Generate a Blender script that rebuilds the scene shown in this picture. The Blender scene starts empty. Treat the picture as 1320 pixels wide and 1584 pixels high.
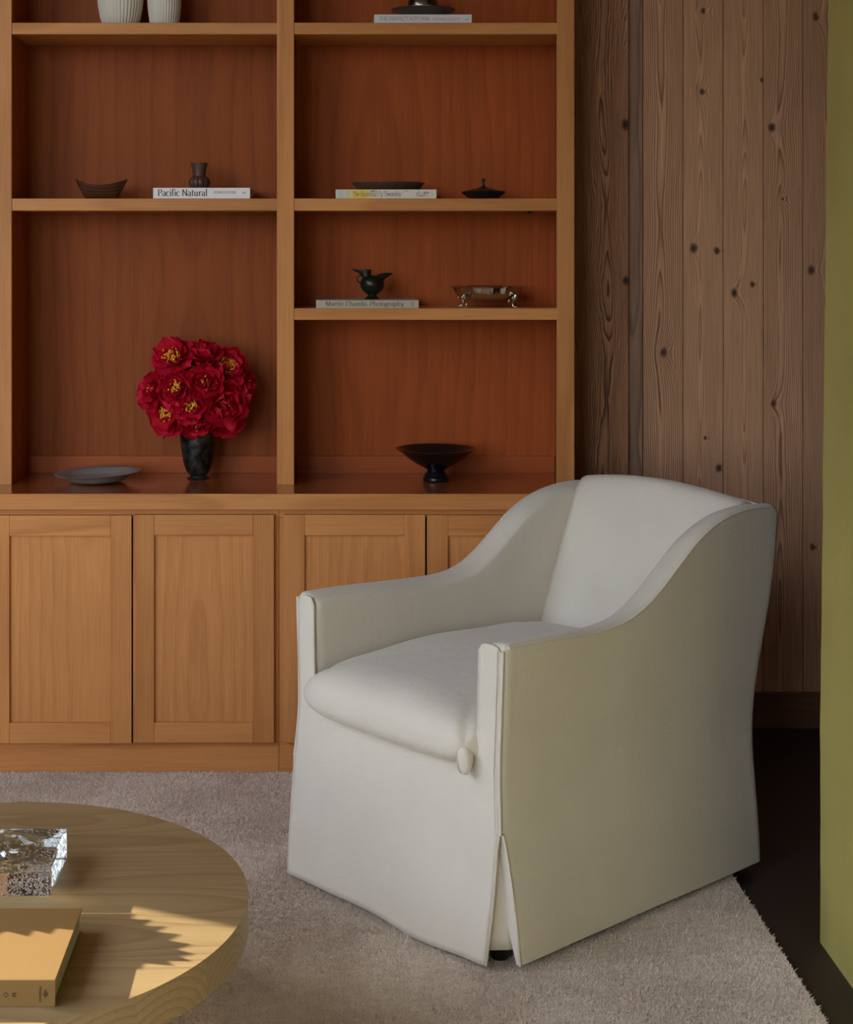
import bpy, bmesh, math, random
from math import sin, cos, pi, sqrt, radians, atan2
from mathutils import Vector, Matrix, noise as mnoise
import numpy as np

random.seed(7); np.random.seed(7)
scn = bpy.context.scene
C = scn.collection

# ------------------------------------------------------------------ camera
F, VX, VY, H = 2420.0, 510.0, 385.0, 1.462        # focal length (px), vanishing point (px), eye height
cd = bpy.data.cameras.new('camera')
cam = bpy.data.objects.new('camera', cd); C.objects.link(cam)
cam.location = (0, 0, H); cam.rotation_euler = (pi/2, 0, 0)
cd.sensor_fit = 'VERTICAL'; cd.sensor_height = 24.0; cd.lens = F/1584*24.0
cd.shift_x = (660-VX)/1584; cd.shift_y = -(792-VY)/1584
cd.clip_start = 0.05
scn.camera = cam

def X(px, Y): return (px-VX)*Y/F
def Z(py, Y): return H-(py-VY)*Y/F

# ------------------------------------------------------------------ world, sun, exposure
SUN = Vector((0.141, -0.063, -0.053)).normalized()     # direction the sunlight travels
w = bpy.data.worlds.new('sky'); scn.world = w; w.use_nodes = True
nt = w.node_tree; nt.nodes.clear()
out = nt.nodes.new('ShaderNodeOutputWorld'); bg = nt.nodes.new('ShaderNodeBackground')
sky = nt.nodes.new('ShaderNodeTexSky'); sky.sky_type = 'NISHITA'; sky.sun_disc = False
sky.sun_elevation = radians(35); sky.sun_rotation = atan2(-SUN.x, -SUN.y)
sky.air_density = 1.0; sky.dust_density = 0.4; sky.ozone_density = 1.0
hs = nt.nodes.new('ShaderNodeHueSaturation'); hs.inputs['Saturation'].default_value = 0.42
nt.links.new(sky.outputs[0], hs.inputs['Color']); nt.links.new(hs.outputs[0], bg.inputs[0])
bg.inputs[1].default_value = 1.0
nt.links.new(bg.outputs[0], out.inputs[0])
sd = bpy.data.lights.new('sun', 'SUN'); sd.energy = 11.5; sd.angle = radians(0.5); sd.color = (1.0, 0.93, 0.78)
so = bpy.data.objects.new('sun', sd); C.objects.link(so)
so.rotation_euler = (-SUN).to_track_quat('Z', 'Y').to_euler(); so.location = (-6, 6, 5)
def portal(name, loc, rot, sx, sy):
    d = bpy.data.lights.new(name, 'AREA'); d.shape = 'RECTANGLE'; d.size = sx; d.size_y = sy
    d.cycles.is_portal = True
    o = bpy.data.objects.new(name, d); C.objects.link(o); o.location = loc; o.rotation_euler = rot
WX, WY0, WY1, WH, WS = -2.6, -1.6, 3.66, 3.70, 0.75       # glazed opening in the left wall
portal('sky_portal', (WX-0.02, (WY0+WY1)/2, (WS+WH)/2), (0, -pi/2, 0), WH-WS, WY1-WY0)
RX0, RXB = -2.35, -1.05                         # garden window in the rear wall
portal('sky_portal_rear', ((RX0+RXB)/2, -2.42, (WS+WH)/2), (pi/2, 0, 0), RXB-RX0, WH-WS)
vs = scn.view_settings
vs.view_transform = 'Standard'; vs.look = 'None'; vs.gamma = 1.0; vs.use_curve_mapping = False
vs.exposure = 0.5
scn.cycles.use_denoising = True
scn.cycles.max_bounces = 12; scn.cycles.diffuse_bounces = 6; scn.cycles.transmission_bounces = 10
scn.cycles.sample_clamp_indirect = 6.0

# ------------------------------------------------------------------ mesh helpers
class MB:
    def __init__(s): s.v = []; s.f = []
    def add(s, v, f):
        n = len(s.v); s.v += [tuple(p) for p in v]; s.f += [tuple(n+i for i in q) for q in f]
    def box(s, x0, x1, y0, y1, z0, z1):
        s.add([(x0,y0,z0),(x1,y0,z0),(x1,y1,z0),(x0,y1,z0),(x0,y0,z1),(x1,y0,z1),(x1,y1,z1),(x0,y1,z1)],
              [(0,3,2,1),(4,5,6,7),(0,1,5,4),(1,2,6,5),(2,3,7,6),(3,0,4,7)])
        return s
    def grid(s, fn, nu, nv, closeu=False, closev=False):
        v = [fn(i/(nu if closeu else nu-1), j/(nv if closev else nv-1)) for i in range(nu) for j in range(nv)]
        f = []
        for i in range(nu if closeu else nu-1):
            for j in range(nv if closev else nv-1):
                a = i*nv+j; b = ((i+1) % nu)*nv+j; c = ((i+1) % nu)*nv+(j+1) % nv; d = i*nv+(j+1) % nv
                f.append((a, b, c, d))
        s.add(v, f); return s
    def lathe(s, prof, n=48, c=(0,0,0), rf=None):
        v = []; m = len(prof)
        for i in range(n):
            a = 2*pi*i/n
            for (r, z) in prof:
                k = rf(a, r, z) if rf else 1
                v.append((c[0]+r*k*cos(a), c[1]+r*k*sin(a), c[2]+z))
        f = []
        for i in range(n):
            for j in range(m-1):
                f.append((i*m+j, ((i+1) % n)*m+j, ((i+1) % n)*m+j+1, i*m+j+1))
        f.append(tuple(i*m for i in range(n))[::-1]); f.append(tuple(i*m+m-1 for i in range(n)))
        s.add(v, f); return s
    def tube(s, pts, r, n=8, cap=True):
        pts = [Vector(p) for p in pts]; m = len(pts)
        rr = r if isinstance(r, (list, tuple)) else [r]*m
        up = Vector((0, 0, 1)); v = []; prev = None
        for i, p in enumerate(pts):
            t = (pts[min(i+1, m-1)]-pts[max(i-1, 0)]).normalized()
            if prev is None:
                a = t.cross(up)
                if a.length < 1e-3: a = t.cross(Vector((1, 0, 0)))
            else: a = prev - t*prev.dot(t)
            a.normalize(); prev = a; b = t.cross(a)
            for k in range(n):
                q = 2*pi*k/n; v.append(p+(a*cos(q)+b*sin(q))*rr[i])
        f = [(i*n+k, i*n+(k+1) % n, (i+1)*n+(k+1) % n, (i+1)*n+k) for i in range(m-1) for k in range(n)]
        if cap: f += [tuple(range(n))[::-1], tuple((m-1)*n+k for k in range(n))]
        s.add(v, f); return s
    def build(s, name, mat, parent=None, bevel=0, smooth=None, loc=None, recalc=True):
        me = bpy.data.meshes.new(name); me.from_pydata(s.v, [], s.f); me.update()
        if bevel or recalc:
            bm = bmesh.new(); bm.from_mesh(me)
            if recalc: bmesh.ops.recalc_face_normals(bm, faces=bm.faces)
            if bevel:
                bmesh.ops.bevel(bm, geom=[e for e in bm.edges if e.calc_face_angle(0) > 0.5], offset=bevel, segments=2, profile=0.6, affect='EDGES')
            bm.to_mesh(me); bm.free()
        if smooth:
            me.polygons.foreach_set('use_smooth', [True]*len(me.polygons))
            me.set_sharp_from_angle(angle=radians(smooth))
        me.materials.append(mat)
        o = bpy.data.objects.new(name, me); C.objects.link(o)
        if parent: o.parent = parent
        if loc: o.location = loc
        return o

def tag(o, label, cat, group=None, kind=None):
    o['label'] = label; o['category'] = cat
    if group: o['group'] = group
    if kind: o['kind'] = kind
    return o
def thing(name, loc, label, cat, group=None, rz=0):
    o = bpy.data.objects.new(name, None); C.objects.link(o); o.location = loc; o.rotation_euler = (0, 0, rz)
    o.empty_display_size = 0.05
    return tag(o, label, cat, group)
def boxo(name, b, mat, parent=None, bevel=0.0015):
    """box piece with its own origin at its centre"""
    cx, cy, cz = (b[0]+b[1])/2, (b[2]+b[3])/2, (b[4]+b[5])/2
    return MB().box(b[0]-cx, b[1]-cx, b[2]-cy, b[3]-cy, b[4]-cz, b[5]-cz).build(name, mat, parent, bevel, loc=(cx, cy, cz))
def lerp_tab(tab, x):
    if x <= tab[0][0]: return tab[0][1]
    for (a, p), (b, q) in zip(tab, tab[1:]):
        if x <= b:
            t = (x-a)/(b-a); return p+(q-p)*t
    return tab[-1][1]
def smooth_tab(tab, x):
    xs = [t[0] for t in tab]; ys = [t[1] for t in tab]; n = len(xs)
    if x <= xs[0]: return ys[0]
    if x >= xs[-1]: return ys[-1]
    i = max(k for k in range(n-1) if xs[k] <= x)
    def m(k):
        if k == 0: return (ys[1]-ys[0])/(xs[1]-xs[0])
        if k == n-1: return (ys[-1]-ys[-2])/(xs[-1]-xs[-2])
        return (ys[k+1]-ys[k-1])/(xs[k+1]-xs[k-1])
    h = xs[i+1]-xs[i]; t = (x-xs[i])/h
    return ((2*t**3-3*t*t+1)*ys[i]+(t**3-2*t*t+t)*h*m(i)+(-2*t**3+3*t*t)*ys[i+1]+(t**3-t*t)*h*m(i+1))

# ------------------------------------------------------------------ material helpers
def srgb(r, g, b):
    def f(c):
        c /= 255; return c/12.92 if c <= .04045 else ((c+.055)/1.055)**2.4
    return (f(r), f(g), f(b), 1)
class NT:
    def __init__(s, name):
        s.m = bpy.data.materials.new(name); s.m.use_nodes = True; s.t = s.m.node_tree
        s.b = s.t.nodes['Principled BSDF']
    def n(s, typ, **kw):
        o = s.t.nodes.new(typ)
        for k, v in kw.items(): setattr(o, k, v)
        return o
    def put(s, sock, val):
        if isinstance(val, bpy.types.NodeSocket): s.t.links.new(val, sock)
        else: sock.default_value = val
    def math(s, op, a, b=0.0, c=0.0, clamp=False):
        o = s.n('ShaderNodeMath', operation=op, use_clamp=clamp)
        s.put(o.inputs[0], a); s.put(o.inputs[1], b); s.put(o.inputs[2], c); return o.outputs[0]
    def noise(s, vec, scale, detail=3, rough=0.5, dist=0.0):
        o = s.n('ShaderNodeTexNoise'); s.put(o.inputs['Vector'], vec)
        o.inputs['Scale'].default_value = scale; o.inputs['Detail'].default_value = detail
        o.inputs['Roughness'].default_value = rough; o.inputs['Distortion'].default_value = dist
        return o.outputs['Fac']
    def ramp(s, fac, stops, interp='LINEAR'):
        o = s.n('ShaderNodeValToRGB'); o.color_ramp.interpolation = interp; e = o.color_ramp.elements
        while len(e) < len(stops): e.new(0.5)
        for el, (p, c) in zip(e, stops):
            el.position = p; el.color = c if not isinstance(c, (int, float)) else (c, c, c, 1)
        s.put(o.inputs[0], fac); return o.outputs[0]
    def mix(s, fac, a, b, mode='MIX'):
        o = s.n('ShaderNodeMix', data_type='RGBA', blend_type=mode)
        s.put(o.inputs[0], fac); s.put(o.inputs[6], a); s.put(o.inputs[7], b); return o.outputs[2]
    def xyz(s, x, y, z):
        o = s.n('ShaderNodeCombineXYZ'); s.put(o.inputs[0], x); s.put(o.inputs[1], y); s.put(o.inputs[2], z); return o.outputs[0]
    def obj(s):
        return s.n('ShaderNodeTexCoord').outputs['Object']
    def sep(s, v):
        o = s.n('ShaderNodeSeparateXYZ'); s.put(o.inputs[0], v); return o.outputs
    def rand(s): return s.n('ShaderNodeObjectInfo').outputs['Random']
    def bump(s, h, strength, dist=0.002):
        o = s.n('ShaderNodeBump'); s.put(o.inputs['Height'], h)
        o.inputs['Strength'].default_value = strength; o.inputs['Distance'].default_value = dist
        s.t.links.new(o.outputs[0], s.b.inputs['Normal'])
    def set(s, **kw):
        for k, v in kw.items(): s.put(s.b.inputs[k.replace('_', ' ')], v)
        return s.m

def plain(name, col, rough=0.5, metal=0.0, var=0.0, vscale=30, bump=0.0, bscale=200, **kw):
    n = NT(name); c = col
    if var:
        f = n.noise(n.obj(), vscale, 4)
        c = n.mix(f, tuple(x*(1-var) for x in col[:3])+(1,), tuple(min(1, x*(1+var)) for x in col[:3])+(1,))
    n.set(Base_Color=c, Roughness=rough, Metallic=metal)
    for k, v in kw.items(): n.put(n.b.inputs[k.replace('_', ' ')], v)
    if bump: n.bump(n.noise(n.obj(), bscale, 3), bump, 0.001)
    return n.m

def wood(name, light, dark, axes='ZXY', freq=60, contrast=0.6, rough=0.4, coat=0.0, tone=0.18, streak=0.35,
         warp=0.03, knots=(), bump=0.15, blotch=0.25, depth=(0.012, 0.09), aoff=0.06, spec=0.5):
    """solid wood: growth rings about a trunk axis running along axes[0], seen on a face of width axes[1]"""
    n = NT(name); s = n.sep(n.obj()); ix = {'X': 0, 'Y': 1, 'Z': 2}
    L, A, D = (s[ix[c]] for c in axes)
    r = n.rand()
    L = n.math('ADD', L, n.math('MULTIPLY', r, 37.0))
    A0 = A
    A = n.math('ADD', A, n.math('MULTIPLY', n.math('SUBTRACT', n.math('FRACT', n.math('MULTIPLY', r, 7.3)), 0.5), aoff))
    nv = n.xyz(n.math('MULTIPLY', L, 1.6), n.math('MULTIPLY', A, 7.0), n.math('MULTIPLY', D, 7.0))
    A1 = n.math('ADD', A, n.math('MULTIPLY', n.math('SUBTRACT', n.noise(nv, 1.0, 4, 0.55), 0.5), warp))
    d = n.math('ADD', n.math('MULTIPLY', n.noise(n.xyz(n.math('MULTIPLY', L, 1.1), r, 0.0), 1.0, 2), depth[1]), depth[0])
    D1 = n.math('ADD', D, d)
    kmask = None
    if knots:
        s2 = n.sep(n.obj()); LL, AA = s2[ix[axes[0]]], s2[ix[axes[1]]]
        for (kl, ka, kr) in knots:
            dl = n.math('MULTIPLY', n.math('SUBTRACT', LL, kl), 0.75); da = n.math('SUBTRACT', AA, ka)
            q = n.math('SQRT', n.math('ADD', n.math('MULTIPLY', dl, dl), n.math('MULTIPLY', da, da)))
            g = n.math('POWER', 2.718, n.math('MULTIPLY', n.math('DIVIDE', q, -kr), 0.55))
            A1 = n.math('ADD', A1, n.math('MULTIPLY', g, 0.035))
            k = n.math('MULTIPLY', n.math('SUBTRACT', 1.0, n.math('DIVIDE', q, n.math('MULTIPLY', kr, n.math('ADD', 0.55, n.math('MULTIPLY', n.noise(n.obj(), 90, 2), 0.5)))), clamp=True), 1.6, clamp=True)
            kmask = k if kmask is None else n.math('MAXIMUM', kmask, k)
    rad = n.math('SQRT', n.math('ADD', n.math('MULTIPLY', A1, A1), n.math('MULTIPLY', D1, D1)))
    fine = n.noise(n.xyz(n.math('MULTIPLY', L, 6.0), n.math('MULTIPLY', A, 260.0), n.math('MULTIPLY', D, 260.0)), 1.0, 3, 0.6)
    ph = n.math('FRACT', n.math('ADD', n.math('MULTIPLY', rad, freq), n.math('MULTIPLY', fine, 0.25)))
    rg = n.ramp(ph, [(0, 0.05), (0.55, 0.35), (0.86, 1.0), (0.97, 0.15), (1, 0.05)])
    rgf = n.math('MULTIPLY', rg, contrast)
    col = n.mix(rgf, light, dark)
    if streak:
        col = n.mix(n.math('MULTIPLY', n.ramp(fine, [(0.35, 0), (0.75, 1)]), streak), col, tuple(x*0.62 for x in dark[:3])+(1,))
    bl = n.noise(n.xyz(n.math('MULTIPLY', L, 2.2), n.math('MULTIPLY', A, 9.0), n.math('MULTIPLY', D, 9.0)), 1.0, 5, 0.6)
    hs = n.n('ShaderNodeHueSaturation'); n.put(hs.inputs['Color'], col)
    val = n.math('ADD', 1.0-tone/2-blotch/2, n.math('ADD', n.math('MULTIPLY', n.math('FRACT', n.math('MULTIPLY', r, 13.7)), tone), n.math('MULTIPLY', bl, blotch)))
    n.put(hs.inputs['Value'], val); col = hs.outputs[0]
    if kmask is not None:
        col = n.mix(n.math('POWER', kmask, 0.8), col, tuple(x*0.34 for x in dark[:3])+(1,))
    n.set(Base_Color=col, Roughness=n.math('ADD', rough-0.05, n.math('MULTIPLY', bl, 0.1)))
    n.b.inputs['Specular IOR Level'].default_value = spec
    if coat: n.set(Coat_Weight=coat, Coat_Roughness=0.12)
    if bump: n.bump(n.math('ADD', fine, n.math('MULTIPLY', rg, 0.6)), bump, 0.0006)
    return n.m

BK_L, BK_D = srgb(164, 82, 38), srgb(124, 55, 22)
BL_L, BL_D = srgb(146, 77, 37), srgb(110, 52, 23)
CH_L, CH_D = srgb(206, 142, 84), srgb(160, 96, 48)
M = {}
M['cherry_v'] = wood('cherry_vertical', CH_L, CH_D, 'ZXY', 26, 0.5, 0.45, 0.0, spec=0.2, tone=0.16, streak=0.25, blotch=0.34)
M['cherry_panel'] = wood('cherry_door_panel', CH_L, CH_D, 'ZXY', 40, 0.3, 0.45, 0.0, spec=0.2, tone=0.08, streak=0.3, blotch=0.4, aoff=0.2, depth=(0.03, 0.12))
M['cherry_h'] = wood('cherry_horizontal', CH_L, CH_D, 'XZY', 26, 0.5, 0.45, 0.0, spec=0.2, tone=0.16, streak=0.25, blotch=0.34)
M['cherry_side'] = wood('cherry_side', BK_L, BK_D, 'ZYX', 26, 0.42, 0.5, 0.0, spec=0.2, tone=0.14, streak=0.25, blotch=0.34)
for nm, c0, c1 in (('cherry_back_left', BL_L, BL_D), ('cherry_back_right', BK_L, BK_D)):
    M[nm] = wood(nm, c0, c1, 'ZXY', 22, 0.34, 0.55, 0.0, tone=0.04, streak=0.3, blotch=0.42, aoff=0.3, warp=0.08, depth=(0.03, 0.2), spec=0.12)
M['cherry_cleat'] = wood('cherry_cleat', BK_L, BK_D, 'XZY', 26, 0.42, 0.5, 0.0, spec=0.2, tone=0.1, streak=0.25, blotch=0.3)
M['cherry_top'] = wood('cherry_worktop', srgb(168, 92, 48), srgb(132, 66, 32), 'XYZ', 20, 0.35, 0.16, 0.5, tone=0.08, streak=0.2, blotch=0.3)
M['dark_gap'] = plain('cabinet_interior', srgb(40, 24, 14), 0.8)

# ================================================================== SETTING
YW = 4.781                                   # back wall plane
TOP = 3.85
XR = 2.3
def struct(o, label, cat):
    return tag(o, label, cat, kind='structure')
m = NT('floor_dark'); fl = m.noise(m.obj(), 3.0, 6, 0.65)
m.set(Base_Color=m.mix(fl, srgb(34, 27, 23), srgb(58, 46, 39)), Roughness=m.math('ADD', 0.35, m.math('MULTIPLY', fl, 0.25)))
M['floor'] = m.m
struct(MB().box(WX-0.25, XR, -2.2, YW+0.02, -0.05, 0.0).build('floor', M['floor']), 'dark brown polished floor beyond the rug', 'floor')
M['ceil'] = plain('ceiling_boards', srgb(150, 112, 78), 0.6, var=0.1)
struct(MB().box(WX-0.2, XR, -2.4, YW+0.2, TOP, TOP+0.1).build('ceiling', M['ceil']), 'timber ceiling above the room', 'ceiling')
M['plaster'] = plain('pale_plaster', srgb(190, 178, 158), 0.8, var=0.04, vscale=6)
# left wall around the wide opening; sill and lowered far head added to block light
wl = MB(); wl.box(WX-0.2, WX, WY1, YW+0.2, 0, TOP); wl.box(WX-0.2, WX, WY0, WY1, WH, TOP); wl.box(WX-0.2, WX, WY0, WY1, 0, WS); wl.box(WX-0.2, WX, 2.88, WY1, 1.62, WH); wl.box(WX-0.2, WX, -2.2, WY0, 0, TOP)
struct(wl.build('wall_left', M['plaster']), 'pale plaster wall with the wide garden opening', 'wall')
wr = MB(); wr.box(WX-0.2, RX0, -2.4, -2.2, 0, TOP); wr.box(RX0, RXB, -2.4, -2.2, 0, WS); wr.box(RX0, RXB, -2.4, -2.2, WH, TOP); wr.box(RXB, XR, -2.4, -2.2, 0, TOP)
struct(wr.build('wall_rear', M['plaster']), 'pale plaster wall behind the viewer', 'wall')
struct(MB().box(XR, XR+0.1, -2.2, YW+0.2, 0, TOP).build('wall_passage', M['plaster']), 'pale plaster wall at the end of the passage', 'wall')
wf = MB()
for y, h in ((WY0, WH), (0.65, WH), (2.83, WH), (WY1-0.05, 1.62)): wf.box(WX-0.12, WX-0.06, y, y+0.05, WS, h)
wf.box(WX-0.12, WX-0.06, WY0, 2.88, WH-0.06, WH)
M['bronze'] = plain('bronze_frame', srgb(60, 50, 42), 0.5, 0.4)
struct(wf.build('window_1', M['bronze']), 'dark bronze frame of the wide garden window', 'window')
# ground outside
M['paving'] = plain('pale_paving', srgb(98, 94, 84), 0.9, var=0.15, vscale=2)
struct(MB().box(-60, WX-0.2, -40, 45, -0.2, -0.06).build('terrace', M['paving']), 'pale paved terrace outside the opening', 'terrace')

# added, unseen row of tall trees far outside keeps the low sun off all but the far end of the opening
def hg(i, j):
    prof = [(-29.5, -0.3), (-30.0, 3.0), (-29.8, 7.0), (-29.0, 12.2), (-28.0, 13.6), (-27.0, 12.2), (-26.2, 7.0), (-26.0, 3.0), (-26.5, -0.3)]
    x, z = prof[int(round(j*8))]; y = -30+i*(43.3+(-26-x)*.447); e = 0
    d = mnoise.noise(Vector((x*.5, y*.5, z*.5)))*.6+mnoise.noise(Vector((x*1.5, y*1.5, z*1.5)))*.25
    xc = -28.0; return (xc+(x-xc)*(1-.8*e**3)+d, y+d*.3, z*(1-.1*e**3)+d*.5)
b = MB().grid(hg, 160, 9); b.f.append(tuple(160*9-9+q for q in range(9))); b.f.append(tuple(range(9)))
struct(b.build('sun_blocker', plain('blocker_green', srgb(62, 70, 50), 0.9, var=0.4, vscale=12), smooth=60), 'added unseen tree row blocking the low sun', 'sun blocker')
# back wall: sheathing with separate boards
wb = struct(MB().box(WX-0.2, XR, YW+0.014, YW+0.2, 0, TOP).build('wall_back', plain('sheathing', srgb(26, 17, 12), 0.9)), 'vertical fir plank wall behind the armchair', 'wall')
PL_L, PL_D = srgb(226, 174, 134), srgb(132, 82, 56)
plank_px = [(995, 1056.5), (1057.5, 1118.5), (1119.5, 1180.5), (1181.5, 1241.5), (1242.5, 1304), (1305, 1366), (1367, 1428), (1429, 1490), (1491, 1552)]
knots_px = {0: [(1027, 545, 9)], 1: [(1088, 17, 6), (1086, 142, 6), (1073, 384, 9), (1109, 388, 7), (1091, 677, 4), (1112, 724, 8)],
            2: [(1164, 440, 6), (1136, 453, 8), (1179, 124, 5)], 3: [(1194, 197, 9), (1197, 624, 7), (1211, 308, 3)], 4: [(1262, 26, 8), (1255, 418, 9), (1257, 846, 7)]}
for i, (a, b) in enumerate(plank_px):
    xa, xb = X(a, YW), X(b, YW); xc = (xa+xb)/2
    kn = [(Z(py, YW)-TOP/2, X(px, YW)-xc, r*YW/F) for (px, py, r) in knots_px.get(i, [])]
    mt = wood('fir_plank_%d' % i, PL_L, PL_D, 'ZXY', (180, 240, 250, 190, 260)[min(i, 4)], (0.95, 0.7, 0.65, 0.9, 0.9)[min(i, 4)], 0.62, 0, tone=0.12,
              streak=0.4, warp=0.035, knots=kn, bump=0.35, blotch=0.3, aoff=0.03, depth=(0.002, 0.055))
    o = MB().box(xa-xc, xb-xc, -0.014, 0.004, -TOP/2+0.08, TOP/2).build('plank', mt, wb, 0.0015, loc=(xc, YW+0.012, TOP/2))
mt = wood('fir_plank_left', PL_L, PL_D, 'ZXY', 220, 0.8, 0.62, 0, tone=0.12, streak=0.4, warp=0.035, bump=0.35, blotch=0.3, aoff=0.03, depth=(0.002, 0.055))
for i in range(14):
    xa = -0.965-(i+1)*0.1187
    MB().box(-0.0585, 0.0585, -0.014, 0.004, -TOP/2+0.08, TOP/2).build('plank', mt, wb, 0.0015, loc=(xa+0.0585, YW+0.012, TOP/2))
# rough sawn trim boards beside the bookcase
M['rough'] = wood('rough_sawn_fir', srgb(222, 162, 118), srgb(94, 56, 38), 'ZXY', 230, 1.0, 0.75, 0, tone=0.05, streak=0.6, warp=0.09,
                  knots=[(Z(193, 4.755)-TOP/2, X(968, 4.755)-(0.72+X(972.5, 4.755))/2, 0.02), (Z(434, 4.755)-TOP/2, X(969, 4.755)-(0.72+X(972.5, 4.755))/2, 0.017)], bump=0.9, blotch=0.4, depth=(0.01, 0.1))
x0, x1 = 0.72, X(972.5, 4.755)
struct(boxo('trim_1', (x0, x1, 4.755, YW+0.014, 0.0, TOP), M['rough'], bevel=0.002), 'dark rough sawn board between bookcase and plank wall', 'trim')
struct(boxo('trim_2', (x1+0.0005, X(994.5, 4.771), 4.771, YW+0.014, 0.0, TOP), wood('grey_strip', srgb(170, 132, 106), srgb(100, 74, 60), 'ZXY', 90, 0.7, 0.75, 0, bump=0.5, streak=0.5), bevel=0.002),
       'narrow greyish batten beside the rough sawn board', 'trim')
bb = boxo('baseboard_back', (X(994.5, 4.771)+0.001, XR, YW-0.016, YW+0.012, 0.0, Z(1072, YW-0.016)), wood('baseboard_wood', srgb(128, 84, 60), srgb(92, 56, 40), 'XZY', 60, 0.5, 0.6), bevel=0.004)
struct(bb, 'brown wooden baseboard below the plank wall', 'baseboard')
b2 = boxo('baseboard_back_left', (WX, -0.9865, YW-0.016, YW+0.012, 0.0, Z(1072, YW-0.016)), bb.data.materials[0], bevel=0.004)
struct(b2, 'brown wooden baseboard left of the base cabinets', 'baseboard')

# green plaster wall on the right, slightly uneven at its end
GX, GY = 1.035, 3.319
m = NT('green_plaster'); g1 = m.noise(m.obj(), 2.2, 6, 0.6, 0.6); sp = m.sep(m.obj())
g2 = m.noise(m.xyz(m.math('MULTIPLY', sp[0], 12.0), m.math('MULTIPLY', sp[1], 12.0), m.math('MULTIPLY', sp[2], 1.6)), 1.0, 6, 0.6)
gc = m.mix(m.ramp(g1, [(0.3, 0), (0.7, 1)]), srgb(180, 164, 86), srgb(206, 190, 108)); gc = m.mix(m.math('MULTIPLY', g2, 0.6), gc, srgb(148, 146, 86))
m.set(Base_Color=gc, Roughness=0.8); m.bump(m.math('ADD', g1, g2), 0.5, 0.006)
M['green'] = m.m
def gw(u, v):
    z = u*TOP; lean = 0.010*max(0, (z-0.45)/1.2)
    ring = []
    for (x, y) in [(GX+lean*1.4, -2.2), (GX+lean*1.4, GY-0.02), (GX+0.006+lean*1.4, GY-0.004), (GX+0.03+lean, GY), (GX+0.22, GY), (GX+0.25, GY-0.02), (GX+0.25, -2.2)]: ring.append((x, y))
    k = int(round(v*6)); x, y = ring[k]
    j = 0.0025*mnoise.noise(Vector((z*9, k*3.1, 0.3)))
    return (x+(j if k in (1, 2) else 0), y+(j if k in (2, 3) else 0), z)
g = MB().grid(gw, 70, 7); o = g.build('wall_right', M['green'], smooth=50)
struct(o, 'chartreuse green plaster wall at the right edge', 'wall')

# ================================================================== BOOKCASE
YU = 4.477; YB = YU/0.948; S = YU/F
CT = Z(750, YU)                                   # worktop height
def ux(px): return X(px, YU)
def uz(py): return Z(py, YU)
bc = thing('bookcase', (0, YU, CT), 'tall open cherry wood bookcase with wide shelves on the worktop', 'bookcase')
def bcbox(name, px0, px1, y0, y1, z0, z1, mat, bev=0.0015, xs=None):
    x0, x1 = xs if xs else (ux(px0), ux(px1))
    return boxo(name, (x0, x1, y0-YU, y1-YU, z0-CT, z1-CT), mat, bc, bev)
BT = 2.86
STW = 0.019
for (a, b) in ((-9, 18), (428.5, 455), (862, 889)):
    bcbox('stile', a, b, YU, YU+STW, CT, BT, M['cherry_v'])
bcbox('side_panel', 0, 0, YU+STW, YB+0.012, CT, BT, M['cherry_side'], xs=(ux(-9), ux(18)))
bcbox('side_panel', 0, 0, YU+STW, YB+0.012, CT, BT, M['cherry_side'], xs=(ux(431), ux(455)))
bcbox('side_panel', 0, 0, YU+STW, YB+0.012, CT, BT, M['cherry_side'], xs=(X(859, YB), X(859, YB)+0.02))
xl0, xl1, xr0, xr1 = ux(18)+.0005, ux(431)-.0005, ux(455)+.0005, X(859, YB)-.0005
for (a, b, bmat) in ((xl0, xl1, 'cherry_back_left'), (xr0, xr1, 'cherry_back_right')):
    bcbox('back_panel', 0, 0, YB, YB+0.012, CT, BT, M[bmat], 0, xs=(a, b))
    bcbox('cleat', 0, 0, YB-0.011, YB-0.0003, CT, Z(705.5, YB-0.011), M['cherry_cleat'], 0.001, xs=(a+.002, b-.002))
    bcbox('shelf', 0, 0, YU+0.001, YB-.0005, uz(53), uz(35), M['cherry_h'], 0.002, xs=(a, b))
    bcbox('shelf', 0, 0, YU+0.001, YB-.0005, uz(326), uz(307), M['cherry_h'], 0.002, xs=(a, b))
bcbox('shelf', 0, 0, YU+0.001, YB-.0005, uz(495), uz(477), M['cherry_h'], 0.002, xs=(xr0, xr1))
bcbox('top_panel', 0, 0, YU-0.01, YB+0.012, BT+.0005, BT+0.025, M['cherry_h'], 0.002, xs=(ux(-9), ux(889)))
bcbox('top_rail', 0, 0, YU, YU+STW, BT-0.09, BT, M['cherry_h'], 0.001, xs=(xl0, xl1))
bcbox('top_rail', 0, 0, YU, YU+STW, BT-0.09, BT, M['cherry_h'], 0.001, xs=(xr0, ux(862)-.0005))
# small metal shelf clip below the middle shelf
sc = MB(); cx, cz = ux(820), uz(328)
sc.box(cx-0.006, cx+0.006, 0.004, 0.012, cz-CT-0.004, cz-CT+0.0035); sc.tube([(cx+.002, 0.003, cz-CT-.001), (cx+.002, 0.014, cz-CT-.001)], 0.004, 8)
sc.build('shelf_clip', plain('blackened_metal', srgb(20, 18, 16), 0.35, 0.8), bc, recalc=True)

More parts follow.
